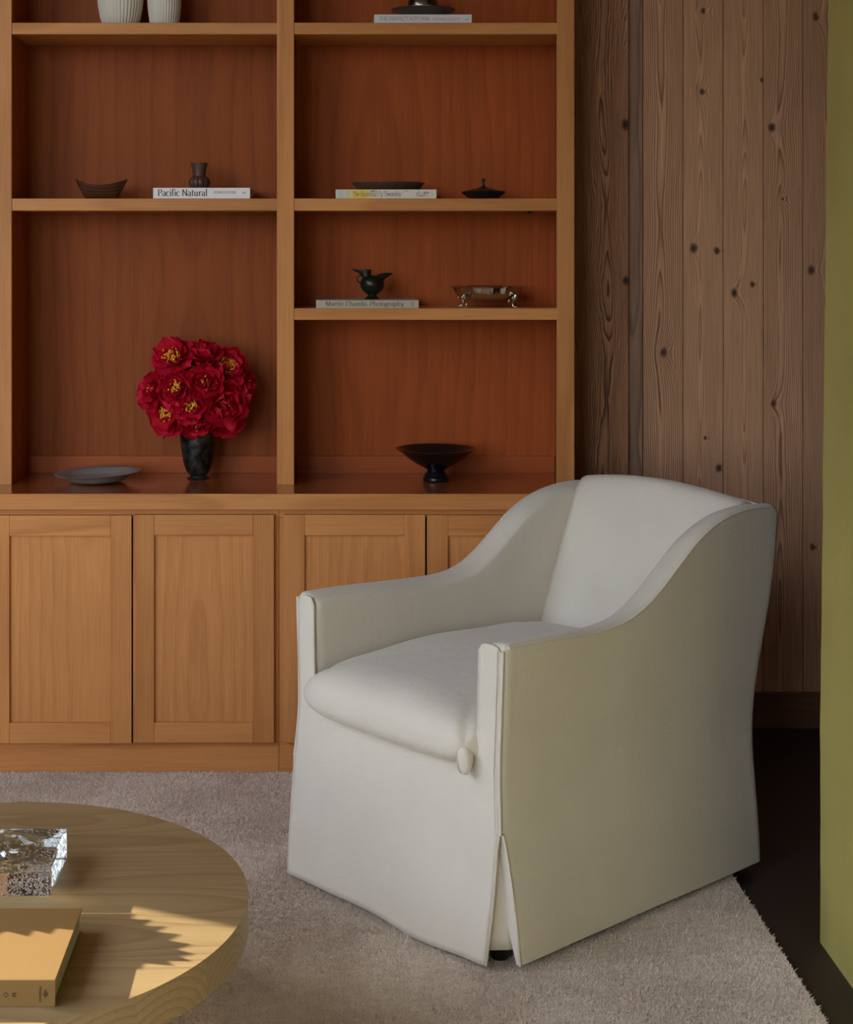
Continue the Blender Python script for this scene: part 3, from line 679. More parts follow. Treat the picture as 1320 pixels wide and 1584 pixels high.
def book(px0, px1, py0, py1, Y, depth, cover, label, zbase=None, spine_r=0.0):
    """closed book lying flat, spine towards the room; returns thing, and helper for spine coords"""
    sc_ = Y/F; x0, x1 = X(px0, Y), X(px1, Y)
    zb = zbase; t = (py1-py0)*sc_; cx = (x0+x1)/2; L = x1-x0
    bk = thing('book', (cx, Y, zb), label, 'book', 'books lying flat on the shelves')
    b = MB(); c = 0.0025
    b.box(-L/2, L/2, 0.0, c, 0, t); b.box(-L/2, L/2, c, depth, 0, c); b.box(-L/2, L/2, c, depth, t-c, t)
    b.build('cover', cover, bk, bevel=0.0006, recalc=True)
    MB().box(-L/2+.003, L/2-.003, c+.0002, depth-.004, c+.0002, t-c-.0002).build('pages', PAPER, bk)
    return bk, L, t
YS = YU+0.006
SH1, SH2, SH3 = uz(35), uz(307), uz(477)
white_cover = plain('white_cloth_cover', srgb(226, 222, 224), 0.6, var=0.02)
bk, L, t = book(237, 387, 290.5, 307, YS, 0.21, white_cover, 'white book titled Pacific Natural under a small brown vase', SH2)
k = L/150
def spx(px, base=237): return -L/2+(px-base)*k
print_on(bk, 'spine_lettering', text_pts('Pacific Natural', spx(244), t*0.24, 10.2*k, 77*k, .13, .016), 0, INK)
print_on(bk, 'author_lettering', text_pts('JENNI KAYNE', spx(330), t*0.46, 4.0*k, 36*k, .10, .03), 0, INKG)
mk = stroke([(spx(375.5), t*.42), (spx(377), t*.62), (spx(378.5), t*.45), (spx(380.5), t*.68)], 0.0010)+stroke([(spx(375.5), t*.62), (spx(380), t*.40)], 0.0008)
print_on(bk, 'emblem', mk, 0, INKG)
bk, L, t = book(519.5, 675.5, 293, 307, YS, 0.24, plain('cream_print_cover', srgb(214, 206, 190), 0.5), 'pale art book with yellow blotch and red scribbles on its spine', SH2)
k = L/156
def spx(px, base=519.5): return -L/2+(px-base)*k
m = NT('yellow_wash'); ps = m.sep(m.obj())
dx_ = m.math('DIVIDE', m.math('SUBTRACT', ps[0], spx(558)), 30*k)
fy = m.math('SUBTRACT', m.math('SUBTRACT', 1.1, m.math('ABSOLUTE', dx_)), m.math('MULTIPLY', m.noise(m.obj(), 60, 4), 0.5), clamp=True)
fb = m.math('MULTIPLY', m.math('LESS_THAN', ps[0], spx(533)), 0.7)
cc = m.mix(m.math('MULTIPLY', fy, 1.5, clamp=True), srgb(216, 208, 194), srgb(224, 196, 70)); cc = m.mix(fb, cc, srgb(190, 200, 190))
m.set(Base_Color=cc, Roughness=0.5)
MB().box(-L/2+.0005, L/2-.0005, -.0004, -.0001, .0006, t-.0006).build('spine_print', m.m, bk)
print_on(bk, 'spine_lettering', text_pts('The Essential Cy Twombly', spx(545.5), t*0.26, 7.2*k, 75*k, .085, .03), -.0004, INKB)
RED = plain('red_scribble', srgb(140, 32, 36), 0.5); q = []
for i in range(9):
    a = random.uniform(-.4, .9); cxs = random.uniform(646, 662); lz = random.uniform(.25, .75); l = random.uniform(5, 10)
    q += stroke([(spx(cxs-l*.5), t*lz-l*.5*k*a), (spx(cxs+l*.1), t*lz+.0006), (spx(cxs+l*.5), t*lz+l*.5*k*a)], 0.0010)
for (sx_, szz) in ((577, .88), (580, .8), (575, .78)): q += stroke([(spx(sx_-3), t*szz-.001), (spx(sx_+3), t*szz+.0008)], .0012)
q = [[(u, max(.0008, min(t-.0008, v))) for (u, v) in qq] for qq in q]
print_on(bk, 'red_scribble', q, -.0005, RED)['kind'] = 'stuff'
q = stroke([(spx(660+3.6*cos(a)), t*.5+3.0*k*sin(a)) for a in [i*.4 for i in range(1, 9)]], .0018)+stroke([(spx(656), t*.85), (spx(656), t*.12)], .0005)+stroke([(spx(624), t*.95), (spx(624), t*.6)], .0006)+stroke([(spx(627), t*.86), (spx(632), t*.8)], .0012)
print_on(bk, 'black_swirl', q, -.00055, INK)['kind'] = 'stuff'
q = []
for xx in (526, 529.5, 535, 538, 541): q += stroke([(spx(xx), t*.92), (spx(xx), t*.1)], .0005 if xx != 538 else .001)
print_on(bk, 'spine_rules', q, -.0005, plain('ochre_ink', srgb(150, 116, 70), 0.6))
q = []
for zz in (.35, .5, .65): q += stroke([(spx(668), t*zz), (spx(670), t*zz)], .0007)
print_on(bk, 'publisher_mark', q, -.0005, INK)
bk, L, t = book(489, 648, 464.5, 477, YS, 0.24, plain('grey_cloth_cover', srgb(176, 166, 150), 0.8, var=0.06, vscale=200), 'grey cloth book titled Martin Chambi Photography under the bird jug', SH3)
k = L/159
def spx(px, base=489): return -L/2+(px-base)*k
print_on(bk, 'spine_lettering', text_pts('Martin Chambi. Photography', spx(504), t*0.30, 6.6*k, 121*k, .10, .03), 0, INKB)
q = []
for zz in (.28, .42, .56, .70): q += stroke([(spx(637), t*zz), (spx(640.5), t*zz+.0003)], .0008)
q += stroke([(spx(637), t*.28), (spx(637), t*.7)], .0005)
print_on(bk, 'publisher_mark', q, 0, INKB)
bk, L, t = book(579, 730, 22, 35, YS, 0.25, plain('pale_grey_cover', srgb(208, 204, 206), 0.5, var=0.02), 'pale grey book titled The Perfect Kitchen under the metal dish', SH1)
k = L/151
def spx(px, base=579): return -L/2+(px-base)*k
print_on(bk, 'spine_lettering', text_pts('THE PERFECT KITCHEN', spx(586.5), t*0.28, 6.0*k, 78*k, .085, .025), 0, plain('brown_grey_ink', srgb(96, 84, 86), 0.6))
print_on(bk, 'author_lettering', text_pts('BARBARA SALLICK', spx(670), t*0.30, 4.4*k, 42*k, .075, .03), 0, INKG)
q = stroke([(spx(718.5), t*.36), (spx(720), t*.46), (spx(721.5), t*.36), (spx(723), t*.5), (spx(725.5), t*.66)], .0010)+stroke([(spx(722), t*.4), (spx(726), t*.26)], .0009)+stroke([(spx(725.6), t*.78), (spx(726.4), t*.82)], .001)
print_on(bk, 'emblem', q, 0, INKG)

# ================================================================== SHELF OBJECTS
def lathe_thing(name, px, Y, zb, prof, mat, label, cat, n=56, group=None, rf=None, part='body', tilt=0, **kw):
    sc_ = Y/F
    t_ = thing(name, (X(px, Y), Y, zb), label, cat, group); t_.rotation_euler = (0, tilt, 0)
    o = MB().lathe([(r*sc_, z*sc_) for (r, z) in prof], n, rf=rf).build(part, mat, t_, smooth=50)
    return t_, sc_
YM = YU+0.11
M['dark_wood'] = wood('dark_turned_wood', srgb(84, 58, 46), srgb(48, 32, 26), 'ZXY', 120, 0.5, 0.45, 0, bump=0.1)
M['dark_metal'] = plain('dark_patina_metal', srgb(44, 42, 40), 0.38, 0.75, var=0.35, vscale=45, bump=0.08, bscale=120)
M['black_wood'] = plain('ebonised_wood', srgb(24, 21, 20), 0.4, var=0.15)
M['bronze_green'] = plain('green_black_bronze', srgb(44, 46, 38), 0.3, 0.6, var=0.3, vscale=60)
M['silver'] = plain('polished_silver', srgb(204, 198, 188), 0.16, 1.0, var=0.04, vscale=12)
M['silver_dark'] = plain('tarnished_silver', srgb(150, 142, 132), 0.22, 1.0, var=0.15, vscale=30)
M['pewter'] = plain('worn_pewter', srgb(150, 150, 148), 0.36, 0.35, var=0.2, vscale=40, bump=0.08, bscale=60)
M['ceramic'] = plain('white_ribbed_ceramic', srgb(206, 200, 188), 0.55, var=0.05, vscale=14)
# white fluted vases on the top shelf
def flute(nf): return lambda a, r, z: 1+0.034*(abs(cos(a*nf/2))-0.6)+0.006*sin(a*nf*.31+z*40)
for (px, r0, r1, n_, lab) in ((186.5, 26.5, 36, 38, 'wider of the two white fluted vases on the top shelf'), (254.5, 21.5, 26.5, 36, 'slimmer of the two white fluted vases on the top shelf')):
    h = 100
    prof = [(1, 0), (r0-2, 0), (r0, 1.5), (r0+(r1-r0)*.45, 15), (r0+(r1-r0)*.8, 32), (r1, 52), (r1*.97, 70), (r1*.82, 86), (r1*.62, 95), (r1*.58, h), (r1*.52, h), (r1*.55, 92), (1, 60)]
    lathe_thing('fluted_vase', px, YM, SH1, prof, M['ceramic'], lab, 'vase', 342, 'white fluted vases', flute(n_))
# carved boat shaped bowl
Y = YM; k = Y/F
t_ = thing('boat_bowl', (X(157, Y), Y, SH2), 'dark carved boat-shaped wooden bowl with upturned ends on the shelf', 'bowl')
def boat(i, j, ins=0.0):
    a = 2*i-1; bb2 = 2*j-1
    aa = abs(a)
    zbot = 31*max(0, (aa-.58)/.42)**1.15; zrim = 22+10*aa**2.0
    zrim = max(zrim, zbot+.2)
    hw = 23*(max(0, 1-aa**2.2))**.75
    x = a*40.5*(1-ins*.03); y = bb2*(hw-ins*2.5); e = abs(bb2)
    z = zbot+ins*2.5*(1-aa)+(zrim-zbot-ins*2.5*(1-aa))*(e**2.6)
    return (x*k, y*k, z*k)
b = MB(); b.grid(lambda i, j: boat(i, j), 49, 25); b.grid(lambda i, j: boat(i, j, 1.0), 49, 25)
for e in (0, 24):
    o0 = 49*25; b.f += [(i*25+e, (i+1)*25+e, o0+(i+1)*25+e, o0+i*25+e) for i in range(48)]
b.build('body', wood('carved_wood', srgb(96, 58, 32), srgb(36, 22, 16), 'XYZ', 90, 0.9, 0.42, 0, blotch=0.5, bump=0.1), t_, smooth=50)
# small brown vase on the book
zb2 = SH2+16.5*S
lathe_thing('bud_vase', 308.5, YM, zb2, [(1, 0), (9, 0), (12, 1.5), (15.5, 6), (16.5, 10.5), (15, 15.5), (11.5, 19), (9.8, 20.5), (10, 24), (10.8, 31), (13, 39), (13.4, 40.5), (12, 40.7), (10, 34), (1, 26)], M['dark_wood'],
            'small brown turned vase with a ribbed belly on a white book', 'vase', 96, None, lambda a, r, z: 1+(0.10*(abs(cos(a*5))**.6-.6) if z < 20*S else 0))
# tray on the art book
lathe_thing('tray', 601, YU+0.125, SH2+14*S, [(1, 0), (44, 0), (47, 1), (52, 7), (56, 11.5), (56.3, 12.5), (54, 12.5), (49, 7), (45, 3), (1, 2.6)], M['dark_wood'], 'shallow dark brown tray resting on the art book', 'tray', 72)
# lidded dish
t_, sc_ = lathe_thing('lidded_dish', 748, YM, SH2, [(1, 0), (20, 0), (22, 1), (28, 6), (33, 10), (33.5, 11), (32, 11.5), (1, 11)], M['black_wood'], 'small black lidded dish with a pin-like finial on the shelf', 'dish', 64)
MB().lathe([(r*sc_, z*sc_) for (r, z) in [(1, 11.2), (33, 11.2), (33.8, 12), (31, 13), (20, 15), (10, 17.5), (4, 19.5), (2.4, 21), (2.2, 28), (2.8, 30), (2.9, 32.5), (1, 33.3)]], 64).build('lid', M['black_wood'], t_, smooth=50)
# bird jug
Y = YM; k = Y/F
t_ = thing('bird_jug', (X(576, Y), Y, SH3+12.5*S), 'dark bronze bird-shaped jug standing on the grey book', 'jug')
by = 464.0
def P2(px, py): return ((px-576)*k, (by-py)*k)
MB().lathe([(r*k, z*k) for (r, z) in [(.5, 0), (11.5, 0), (12, 1), (9.5, 3), (7.0, 5), (6.6, 6.5), (9, 8), (14, 12), (17.5, 17), (18.8, 22), (18.4, 27), (16, 32), (12, 35), (7, 36.5), (.5, 37)]], 48).build('body', M['bronze_green'], t_, smooth=50)
def neck(i, j):
    a = 2*pi*i; q = j
    # bottom ring round the neck, top ring a long beak shaped lip
    bx, bz = P2(567, 430); 
    x0_, y0_, z0_ = bx+6.2*k*cos(a), 6.2*k*sin(a), bz
    ca = cos(a); lx = 9.5*ca if ca > 0 else 20*abs(ca)**1.0*-1
    wy = 6.6*sin(a)*(1 if ca > 0 else (1-abs(ca))**.5)
    tx, tz = P2(564.5+lx, 418.2-(0.8 if ca < 0 else 0)*abs(ca))
    e = q**1.6
    return (x0_+(tx-x0_)*e, y0_+(wy*k-y0_)*e, z0_+(tz-z0_)*(q**.9))
o = MB().grid(neck, 40, 12, closeu=True).build('spout', M['bronze_green'], t_, smooth=60); md = o.modifiers.new('thickness', 'SOLIDIFY'); md.thickness = 0.0022
tl = [P2(585, 434), P2(591, 430), P2(597, 427), P2(603, 425.4), P2(608, 424.6)]
MB().tube([(x, 0, z) for (x, z) in tl], [7.5*k, 6.0*k, 4.0*k, 2.2*k, .5*k], 16).build('tail', M['bronze_green'], t_, smooth=60)
hd = [P2(560, 427), P2(555, 428.5), P2(552.3, 432), P2(553, 436), P2(557, 439)]
MB().tube([(x, 0, z) for (x, z) in hd], 1.1*k, 10).build('handle', M['bronze_green'], t_, smooth=60)
# footed silver bowl
Y = YM; k = Y/F
t_ = thing('footed_bowl', (X(755, Y), Y, SH3), 'polished silver footed bowl with scalloped sides on the shelf', 'bowl')
def lobe(a, r, z): return 1+0.03*cos(a*12)*min(1, r/(30*k))
MB().lathe([(r*k, z*k) for (r, z) in [(.5, 11.5), (30, 11.5), (40, 13), (46, 17), (49.5, 22), (52, 28), (53, 30), (58, 31), (58.4, 31.7), (57.5, 32.1), (52, 31.5), (49.5, 28), (46, 20), (40, 15.5), (.5, 14)]], 120, rf=lobe).build('bowl', M['silver'], t_, smooth=40)
for (fx, fy) in ((-33, -26), (32.5, -26), (33, 26), (-33, 26)):
    b = MB(); d = Vector((fx, fy, 0)).normalized()
    pts = [(fx+d.x*q, fy+d.y*q, z) for (q, z) in ((9, 20), (7.5, 15), (4, 10), (3, 6), (4, 2.5), (6.5, 1.0))]
    b.tube([(p[0]*k, p[1]*k, p[2]*k) for p in pts], [2.6*k, 4.2*k, 2.4*k, 1.6*k, 1.8*k, 1.0*k], 12)
    for s_ in (-1, 1):
        b.tube([((fx+d.x*8)*k, (fy+d.y*8)*k, 19*k), ((fx+d.x*8+s_*3.5)*k, (fy+d.y*8)*k, 16*k), ((fx+d.x*7+s_*5)*k, (fy+d.y*7)*k, 13*k)], [1.2*k, 1.6*k, .8*k], 8)
        b.tube([((fx+d.x*5)*k, (fy+d.y*5)*k, 2*k), ((fx+d.x*7+s_*3)*k, (fy+d.y*7)*k, .9*k)], [1.3*k, .9*k], 8)
    b.build('foot', M['silver'], t_, smooth=60)
# pedestal bowl on the worktop
Y = 4.552
lathe_thing('pedestal_bowl', 674.5, Y, CT, [(.5, 0), (18, 0), (20, 1.5), (20.5, 4), (19.8, 5), (20, 6), (19, 7.2), (19.3, 8), (18, 9.2), (18.2, 10), (16.8, 11.5), (17, 12.2), (15, 14), (13.2, 16.2), (14, 17), (13.5, 18), (17, 20), (30, 27), (44, 36), (54, 44.5), (58.5, 48), (62, 49.5), (62.4, 50.5), (60, 50.6), (56, 48.8), (42, 38), (26, 29), (.5, 25)],
            plain('black_turned_metal', srgb(30, 30, 32), 0.22, 0.5, var=0.2), 'black turned pedestal bowl with a ringed foot on the worktop', 'bowl', 88)
# pewter plate
Y = 4.535
t_, sc_ = lathe_thing('plate', 152, Y, CT+0.003, [(.5, 0), (36, 0), (42, 1), (48, 6), (51, 9), (66, 13), (67.2, 13.7), (66, 14.3), (51, 11), (46, 7.5), (40, 3.5), (.5, 2.8)], M['pewter'], 'worn pewter plate with a wide rim on the worktop', 'plate', 88, tilt=radians(-2.4))
t_.location.z = CT+0.0036
# metal dish on the top right book
t_, sc_ = lathe_thing('metal_dish', 654.5, YM, SH1+13*S, [(.5, 0), (26, 0), (29, 1), (34, 5), (40, 9.5), (47, 12.5), (49.5, 14), (50, 15.2), (48, 15.4), (40, 12), (30, 8), (.5, 6)], M['silver_dark'], 'dark silver flared dish on the book at the top edge', 'dish', 72)
MB().lathe([(r*sc_, z*sc_) for (r, z) in [(.5, 6), (22, 8), (24, 12), (24.5, 20), (22, 34), (12, 44), (4, 47), (3.4, 52), (.5, 54)]], 64).build('lid', M['silver_dark'], t_, smooth=50)

# ================================================================== VASE OF PEONIES
Y = 4.600; k = Y/F
m = NT('vase_black_patina'); n1 = m.noise(m.obj(), 38, 5, 0.6)
m.set(Base_Color=m.mix(m.ramp(n1, [(0.4, 0), (0.7, 1)]), srgb(30, 30, 30), srgb(84, 82, 78)), Roughness=m.math('ADD', 0.25, m.math('MULTIPLY', n1, 0.3)), Metallic=0.7); m.bump(n1, 0.12, 0.003)
vase, _ = lathe_thing('flower_vase', 306.5, Y, CT, [(.5, 0), (16.5, 0), (17.3, .8), (16.5, 2), (12.5, 3), (11.8, 4.5), (14.5, 7), (18.5, 13), (22.5, 24), (25, 38), (27, 54), (28.6, 72), (29.2, 84), (29.4, 86), (27.4, 86), (26.6, 72), (24, 45), (18, 20), (.5, 12)], m.m, 'black patinated vase holding the red peonies on the worktop', 'vase', 72)
m = NT('peony_petal'); tcg = m.n('ShaderNodeTexCoord'); pn = m.noise(tcg.outputs['Object'], 60, 3); rr = m.rand()
pc = m.mix(m.math('FRACT', m.math('MULTIPLY', rr, 9.1)), srgb(186, 6, 36), srgb(222, 26, 62)); pc = m.mix(m.math('MULTIPLY', pn, 0.4), pc, srgb(140, 4, 28))
m.set(Base_Color=pc, Roughness=0.6); m.b.inputs['Specular IOR Level'].default_value = 0.2
tr = m.n('ShaderNodeBsdfTranslucent'); m.put(tr.inputs[0], pc); ms = m.n('ShaderNodeMixShader'); ms.inputs[0].default_value = 0.22
m.t.links.new(m.b.outputs[0], ms.inputs[1]); m.t.links.new(tr.outputs[0], ms.inputs[2]); m.t.links.new(ms.outputs[0], m.t.nodes['Material Output'].inputs[0])
M['petal'] = m.m
M['stamen'] = plain('golden_stamen', srgb(244, 184, 60), 0.6)
M['stem'] = plain('green_stem', srgb(58, 78, 40), 0.6)
petals = []
for vi in range(8):
    rnd = random.Random(vi*11+3); cup = rnd.uniform(.35, .75); bend = rnd.uniform(.15, .55); ph = rnd.uniform(0, 6); ru = rnd.uniform(.05, .11); wd = rnd.uniform(.52, .66)
    def pf(i, j):
        a = 2*i-1; t = j
        ww = wd*(max(0, (t+.04)*(1.10-t))*3.4)**.55
        y = t*(1-.20*a*a*t*t)+.030*sin(a*7+ph)*t**4+.02*sin(a*15+2*ph)*t**6
        x = a*ww
        z = cup*x*x*1.1+bend*(t**2.2)*.40+ru*sin(a*4.2+ph)*t**2+.04*sin(a*11+ph*2)*t**4
        return (x, y*(1-.10*bend*t), z)
    b = MB().grid(pf, 13, 10); me_o = b.build('petal_source', M['petal'], recalc=False, smooth=80); petals.append(me_o.data); bpy.data.objects.remove(me_o)
bc_ = Vector((X(305, Y), Y, Z(597, Y)))
mouth = Vector((X(306.5, Y), Y, CT+86*k))
flowers = [  # px, py, radius px, facing (x, y(-room), z), openness, label
 (271, 551, 39, (-.30, -.75, .55), 0, 'red peony with a golden centre at the upper left of the bouquet'),
 (318, 548, 34, (.12, -.45, .85), 2, 'pinkish red peony at the very top of the bouquet'),
 (352, 566, 37, (.45, -.70, .50), 0, 'dark red peony with golden ring at the upper right'),
 (243, 604, 34, (-.75, -.62, .10), 1, 'red peony at the far left side of the bouquet'),
 (279, 594, 33, (-.25, -.95, .15), 1, 'deep red peony in the middle left of the bouquet'),
 (262, 634, 38, (-.45, -.85, -.10), 0, 'wide open red peony with golden stamens at the lower left'),
 (301, 622, 32, (0.0, -1.0, .0), 1, 'small red peony at the centre of the bouquet'),
 (349, 622, 40, (.40, -.88, .0), 2, 'large folded red peony at the right of the bouquet'),
 (375, 596, 30, (.88, -.45, .10), 2, 'dark red peony at the far right side of the bouquet'),
 (308, 646, 30, (.05, -.85, -.5), 2, 'red peony drooping over the vase rim'),
 (352, 648, 31, (.45, -.72, -.45), 1, 'dark red peony low on the right beside the vase'),
 (322, 588, 31, (.12, -.95, .3), 2, 'crumpled red peony just right of the bouquet centre'),
 (276, 578, 34, (-.45, .75, .45), 1, 'red peony at the back left of the bouquet'),
 (338, 590, 36, (.45, .80, .30), 1, 'red peony at the back right of the bouquet'),
 (300, 560, 32, (0, .35, .95), 2, 'red peony at the back of the bouquet crown'),
]
for fi, (px, py, rp, fd, op, lab) in enumerate(flowers):
    rnd = random.Random(fi*7+1); d = Vector(fd).normalized()
    dx_, dz_ = (px-305)*k, (597-py)*k; R_ = 0.135
    rem = sqrt(max(0.0004, R_*R_-min(dx_*dx_+dz_*dz_, R_*R_*.97)))
    yo = -rem*.72 if d.y < .2 else rem*.2
    pos = Vector((bc_.x+dx_, Y+yo, bc_.z+dz_))-d*0.012
    fl_ = thing('peony', pos, lab, 'flower', 'red peonies in the black vase')
    fl_.rotation_mode = 'QUATERNION'; fl_.rotation_quaternion = d.to_track_quat('Z', 'Y')
    r = rp*k*(1.0 if d.y < .2 else .8)
    layers = ([(7, 8, 1.0), (6, 32, .84), (4, 62, .55)], [(7, 14, 1.0), (6, 42, .82), (5, 66, .62)], [(6, 18, 1.0), (6, 50, .86), (5, 74, .72)])[op]
    for li, (cnt, el, rs) in enumerate(layers):
        for q in range(cnt):
            me = petals[rnd.randrange(8)]
            po_ = bpy.data.objects.new('petal', me); C.objects.link(po_); po_.parent = fl_
            az = 2*pi*(q+li*.45)/cnt+rnd.uniform(-.22, .22); e = radians(el+rnd.uniform(-12, 12)); s_ = r*rs*rnd.uniform(.86, 1.12)
            po_.matrix_local = Matrix.Translation((0, 0, .004*li)) @ Matrix.Rotation(az, 4, 'Z') @ Matrix.Translation((0, .006, 0)) @ Matrix.Rotation(e, 4, 'X') @ Matrix.Rotation(rnd.uniform(-.25, .25), 4, 'Y') @ Matrix.Scale(s_, 4)
    b = MB(); n_st = (80, 50, 20)[op]
    for q in range(n_st):
        a = rnd.uniform(0, 2*pi); rr_ = rnd.uniform(.006, .026)*(1 if op == 0 else .75); hh = rnd.uniform(.018, .036)
        p0 = Vector((rr_*.4*cos(a), rr_*.4*sin(a), .002)); p1 = Vector((rr_*cos(a), rr_*sin(a), hh))
        b.tube([p0, p0.lerp(p1, .6), p1], .0006, 4); b.tube([p1, p1+Vector((rnd.uniform(-.003, .003), rnd.uniform(-.003, .003), .004))], .0023, 5)
    b.build('stamens', M['stamen'], fl_)
    st = Matrix.Translation(pos) @ d.to_track_quat('Z', 'Y').to_matrix().to_4x4(); inv = st.inverted()
    m0 = mouth+Vector((rnd.uniform(-.03, .03), rnd.uniform(-.03, .03), -.06)); mid = pos.lerp(mouth+Vector((0, 0, .03)), .55)-d*.006
    MB().tube([inv @ (pos-d*.002), inv @ (pos-d*.02), inv @ mid, inv @ (m0+Vector((0, 0, .05))), inv @ m0], .0022, 6).build('stem', M['stem'], fl_, smooth=60)

# ================================================================== THINGS ON THE TABLE
# orange book
bx0, bx1, by0, by1, bt = -0.690, -0.3865, 2.204, 2.444, 0.038
M['orange'] = plain('orange_cloth', srgb(146, 112, 62), 0.6, var=0.05, vscale=40, bump=0.1, bscale=700)
tb = thing('book', ((bx0+bx1)/2, by0, TZ), 'thick orange clothbound book at the near edge of the table', 'book')
L = bx1-bx0; dp = by1-by0; c = .003
b = MB(); b.box(-L/2, L/2, 0, c, 0, bt); b.box(-L/2, L/2, c, dp, 0, c); b.box(-L/2, L/2, c, dp, bt-c, bt); b.build('cover', M['orange'], tb, bevel=.0008)
MB().box(-L/2+.003, L/2-.0035, c+.0002, dp-.006, c+.0002, bt-c-.0002).build('pages', plain('grey_page_block', srgb(170, 166, 158), 0.8, var=.05, vscale=300), tb)
ks = by0/F
def tx(px): return L/2-(80-px)*ks
def tzz(py): return (1558-py)*ks
BR = plain('dark_brown_ink', srgb(62, 36, 12), 0.6)
print_on(tb, 'spine_lettering', text_pts('M', tx(13.2), tzz(1535.5), 6.6*ks, 7.2*ks, .12, .05, rot=-pi/2)+text_pts('O', tx(0.4), tzz(1535.5), 6.6*ks, 7*ks, .12, .05, rot=-pi/2)
         + text_pts('T', tx(-14), tzz(1535.5), 6.6*ks, 7*ks, .12, .05, rot=-pi/2), 0, BR)
print_on(tb, 'publisher_lettering', text_pts('THOMASKA', tx(55), tzz(1525.5), 3.4*ks, 25*ks, .13, .06, rot=-pi/2), 0, BR)
q = []
for i in range(4):
    o_ = i*1.9
    q += stroke([(tx(61.5+o_*.5+.0), tzz(1537.5-3.5+o_)), (tx(65+o_*.0), tzz(1531+o_*1.6)), (tx(68.5-o_*.0), tzz(1538))], .0008)
q = stroke([(tx(64.3), tzz(1531)), (tx(68.6), tzz(1538.2)), (tx(64.3), tzz(1544))], .0009)+stroke([(tx(63.2), tzz(1533)), (tx(66.6), tzz(1538.2)), (tx(63.2), tzz(1542))], .0008)+stroke([(tx(62.2), tzz(1535)), (tx(64.8), tzz(1538.2)), (tx(62.2), tzz(1541))], .0008)+stroke([(tx(61), tzz(1537)), (tx(63), tzz(1538.2)), (tx(61), tzz(1539.5))], .0008)
print_on(tb, 'publisher_mark', q, 0, BR)
# glass block with a dish and bubbles
gx0, gx1, gy0, gy1, gh = -0.640, -0.460, 2.578, 2.738, 0.053
m = NT('clear_glass'); m.set(Base_Color=(0.93, 0.97, 0.93, 1), Roughness=0.0, IOR=1.48, Transmission_Weight=1.0)
M['glass'] = m.m
gb = thing('glass_dish', ((gx0+gx1)/2, (gy0+gy1)/2, TZ+0.0004), 'square bubbled glass block with a round hollow on the table', 'glass dish')
hx, hy = (gx1-gx0)/2, (gy1-gy0)/2; N = 64; rd = 0.064; rings = []
def sq(a, hx, hy, e):
    c_, s_ = cos(a), sin(a); f_ = 1/max(abs(c_)/(hx-e), abs(s_)/(hy-e)); return (c_*f_, s_*f_)
angs = [2*pi*i/N for i in range(N)]; ca = atan2(hy, hx)
for cc_ in (ca, pi-ca, pi+ca, 2*pi-ca):
    i = min(range(N), key=lambda i: abs(angs[i]-cc_)); angs[i] = cc_
def R_sq(z, e): return [(*sq(a, hx, hy, e), z) for a in angs]
rings = [R_sq(0, .0015), R_sq(.0015, 0), R_sq(gh-.0015, 0), R_sq(gh, .0015)]
rings.append([(1.05*rd*cos(a), 1.05*rd*sin(a), gh) for a in angs])
for q in range(0, 13):
    a_ = q/12; rr_ = rd*cos(a_*pi/2*.985); zz = gh-.002*min(1, q*2)-.030*sin(a_*pi/2)
    rings.append([(rr_*cos(a), rr_*sin(a), zz) for a in angs])
b = MB(); nR = len(rings); b.grid(lambda i, j: rings[int(round(i*(nR-1)))][int(round(j*N)) % N], nR, N, closev=True)
b.f.append(tuple(range(N))); b.f.append(tuple((nR-1)*N+i for i in range(N)))
glass_o = b.build('block', M['glass'], gb, smooth=35)
bub = MB(); ico = bmesh.new(); bmesh.ops.create_icosphere(ico, subdivisions=1, radius=1.0); iv = [v.co.copy() for v in ico.verts]; ifc = [[v.index for v in f.verts] for f in ico.faces]; ico.free()
rnd = random.Random(5)
for q in range(2600):
    x = rnd.uniform(-hx+.004, hx-.004); y = rnd.uniform(-hy+.004, hy-.004); z = rnd.uniform(.004, gh-.005); rr_ = rnd.uniform(.0006, .0018)
    if x*x+y*y < (rd+.004)**2 and z > .018: continue
    if rnd.random() > (0.3+0.7*(1-(y+hy)/(2*hy))): continue
    bub.add([(x+v.x*rr_, y+v.y*rr_, z+v.z*rr_*1.25) for v in iv], ifc)
m = NT('air_bubbles'); m.set(Base_Color=(1, 1, 1, 1), Roughness=0.0, IOR=0.676, Transmission_Weight=1.0)
o = bub.build('bubbles', m.m, gb, smooth=80); o['kind'] = 'stuff'
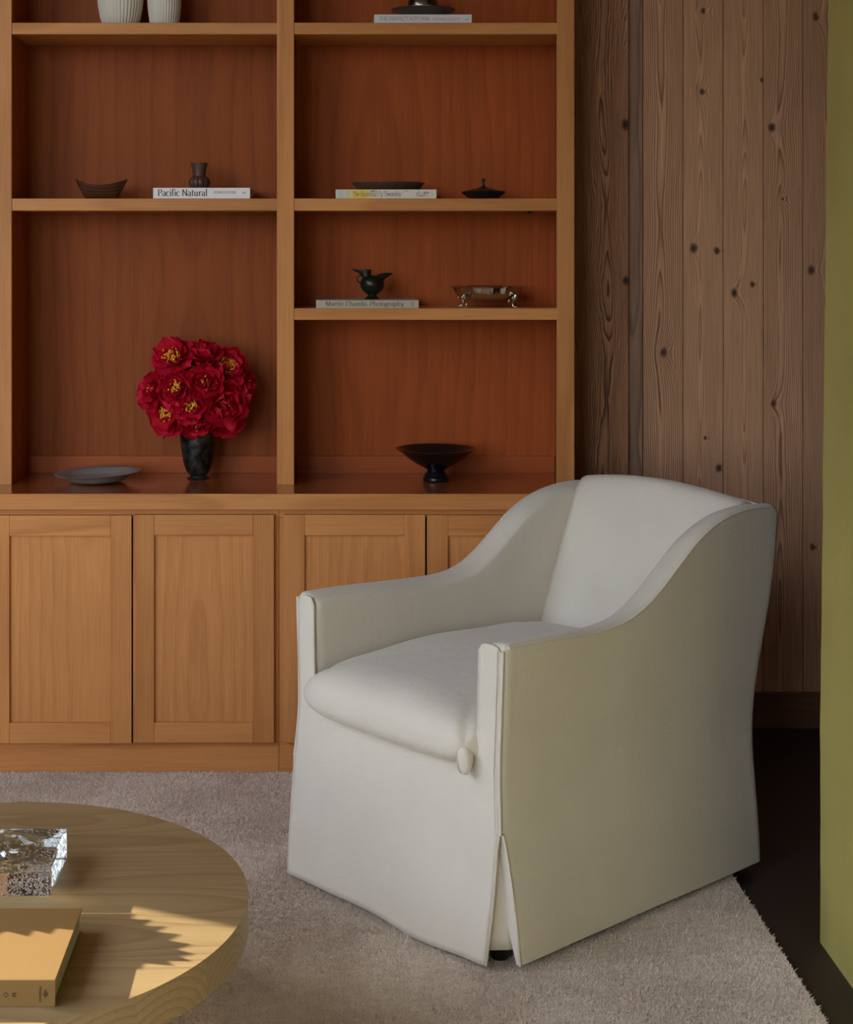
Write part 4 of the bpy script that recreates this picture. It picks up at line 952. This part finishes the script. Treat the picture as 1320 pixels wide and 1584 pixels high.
# leafy plant on the table, left of the frame; its serrated leaf throws the shadow across the book and table
M['leaf'] = plain('leaf_green', srgb(60, 92, 44), 0.5, var=0.2)
pot = thing('potted_plant', (-0.905, 2.63, TZ), 'small potted plant with a serrated leaf standing at the left of the table', 'plant')
MB().lathe([(.001, 0), (.030, 0), (.033, .002), (.040, .045), (.043, .07), (.041, .07), (.037, .058), (.001, .056)], 40).build('pot', plain('clay_pot', srgb(150, 96, 70), 0.8), pot, smooth=40)
OFF = Vector((-0.50, 0.2234, 0.188))
edge_up = [(-.50, 2.500), (-.42, 2.512), (-.345, 2.514), (-.312, 2.512), (-.322, 2.494), (-.282, 2.490), (-.296, 2.470), (-.254, 2.465), (-.270, 2.446), (-.230, 2.436), (-.247, 2.415), (-.210, 2.402), (-.230, 2.384), (-.202, 2.368), (-.224, 2.360)]
edge_dn = [(-.204, 2.344), (-.240, 2.346), (-.232, 2.330), (-.275, 2.338), (-.280, 2.318), (-.312, 2.326), (-.318, 2.306), (-.352, 2.322), (-.350, 2.298), (-.39, 2.318), (-.40, 2.300), (-.44, 2.318), (-.46, 2.304), (-.49, 2.31), (-.52, 2.36), (-.53, 2.44)]
poly = [Vector((x, y, TZ))+OFF-Vector((-0.905, 2.63, TZ)) for (x, y) in edge_up+edge_dn]
cen = Vector((sum(p.x for p in poly)/len(poly), sum(p.y for p in poly)/len(poly), poly[0].z))
b = MB(); b.add([cen]+poly, [(0, 1+i, 1+(i+1) % len(poly)) for i in range(len(poly))])
o = b.build('leaf', M['leaf'], pot); md = o.modifiers.new('thickness', 'SOLIDIFY'); md.thickness = 0.0012
base_leaf = Vector((-.525, 2.40, TZ))+OFF-Vector((-0.905, 2.63, TZ))
MB().tube([(0, 0, .05), (base_leaf.x*.6, base_leaf.y*.2, .13), base_leaf+Vector((0, 0, -.002))], .003, 8).build('stalk', M['leaf'], pot, smooth=60)
for (ang, ln, zt_) in ((2.5, .10, .10), (3.3, .12, .12), (4.1, .10, .09)):   # smaller leaves on the far side of the pot
    pts = []; n_ = 9
    for i in range(n_+1):
        t = i/n_; w_ = .032*sin(pi*min(1, .06+.94*t))**.8*(1 if i % 2 else .8); pts.append((t*ln, w_, .06+(zt_-.06)*sin(t*pi*.75)/sin(pi*.75)*min(1, t*2.2)))
    vv_ = [(p[0]*cos(ang)-q*p[1]*sin(ang), p[0]*sin(ang)+q*p[1]*cos(ang), p[2]+abs(q)*.006) for p in pts for q in (-1, 0, 1)]
    ff_ = [(3*i+k_, 3*i+k_+1, 3*i+k_+4, 3*i+k_+3) for i in range(n_) for k_ in (0, 1)]
    b = MB(); b.add(vv_, ff_); o = b.build('leaf', M['leaf'], pot, smooth=60); md = o.modifiers.new('thickness', 'SOLIDIFY'); md.thickness = 0.0012
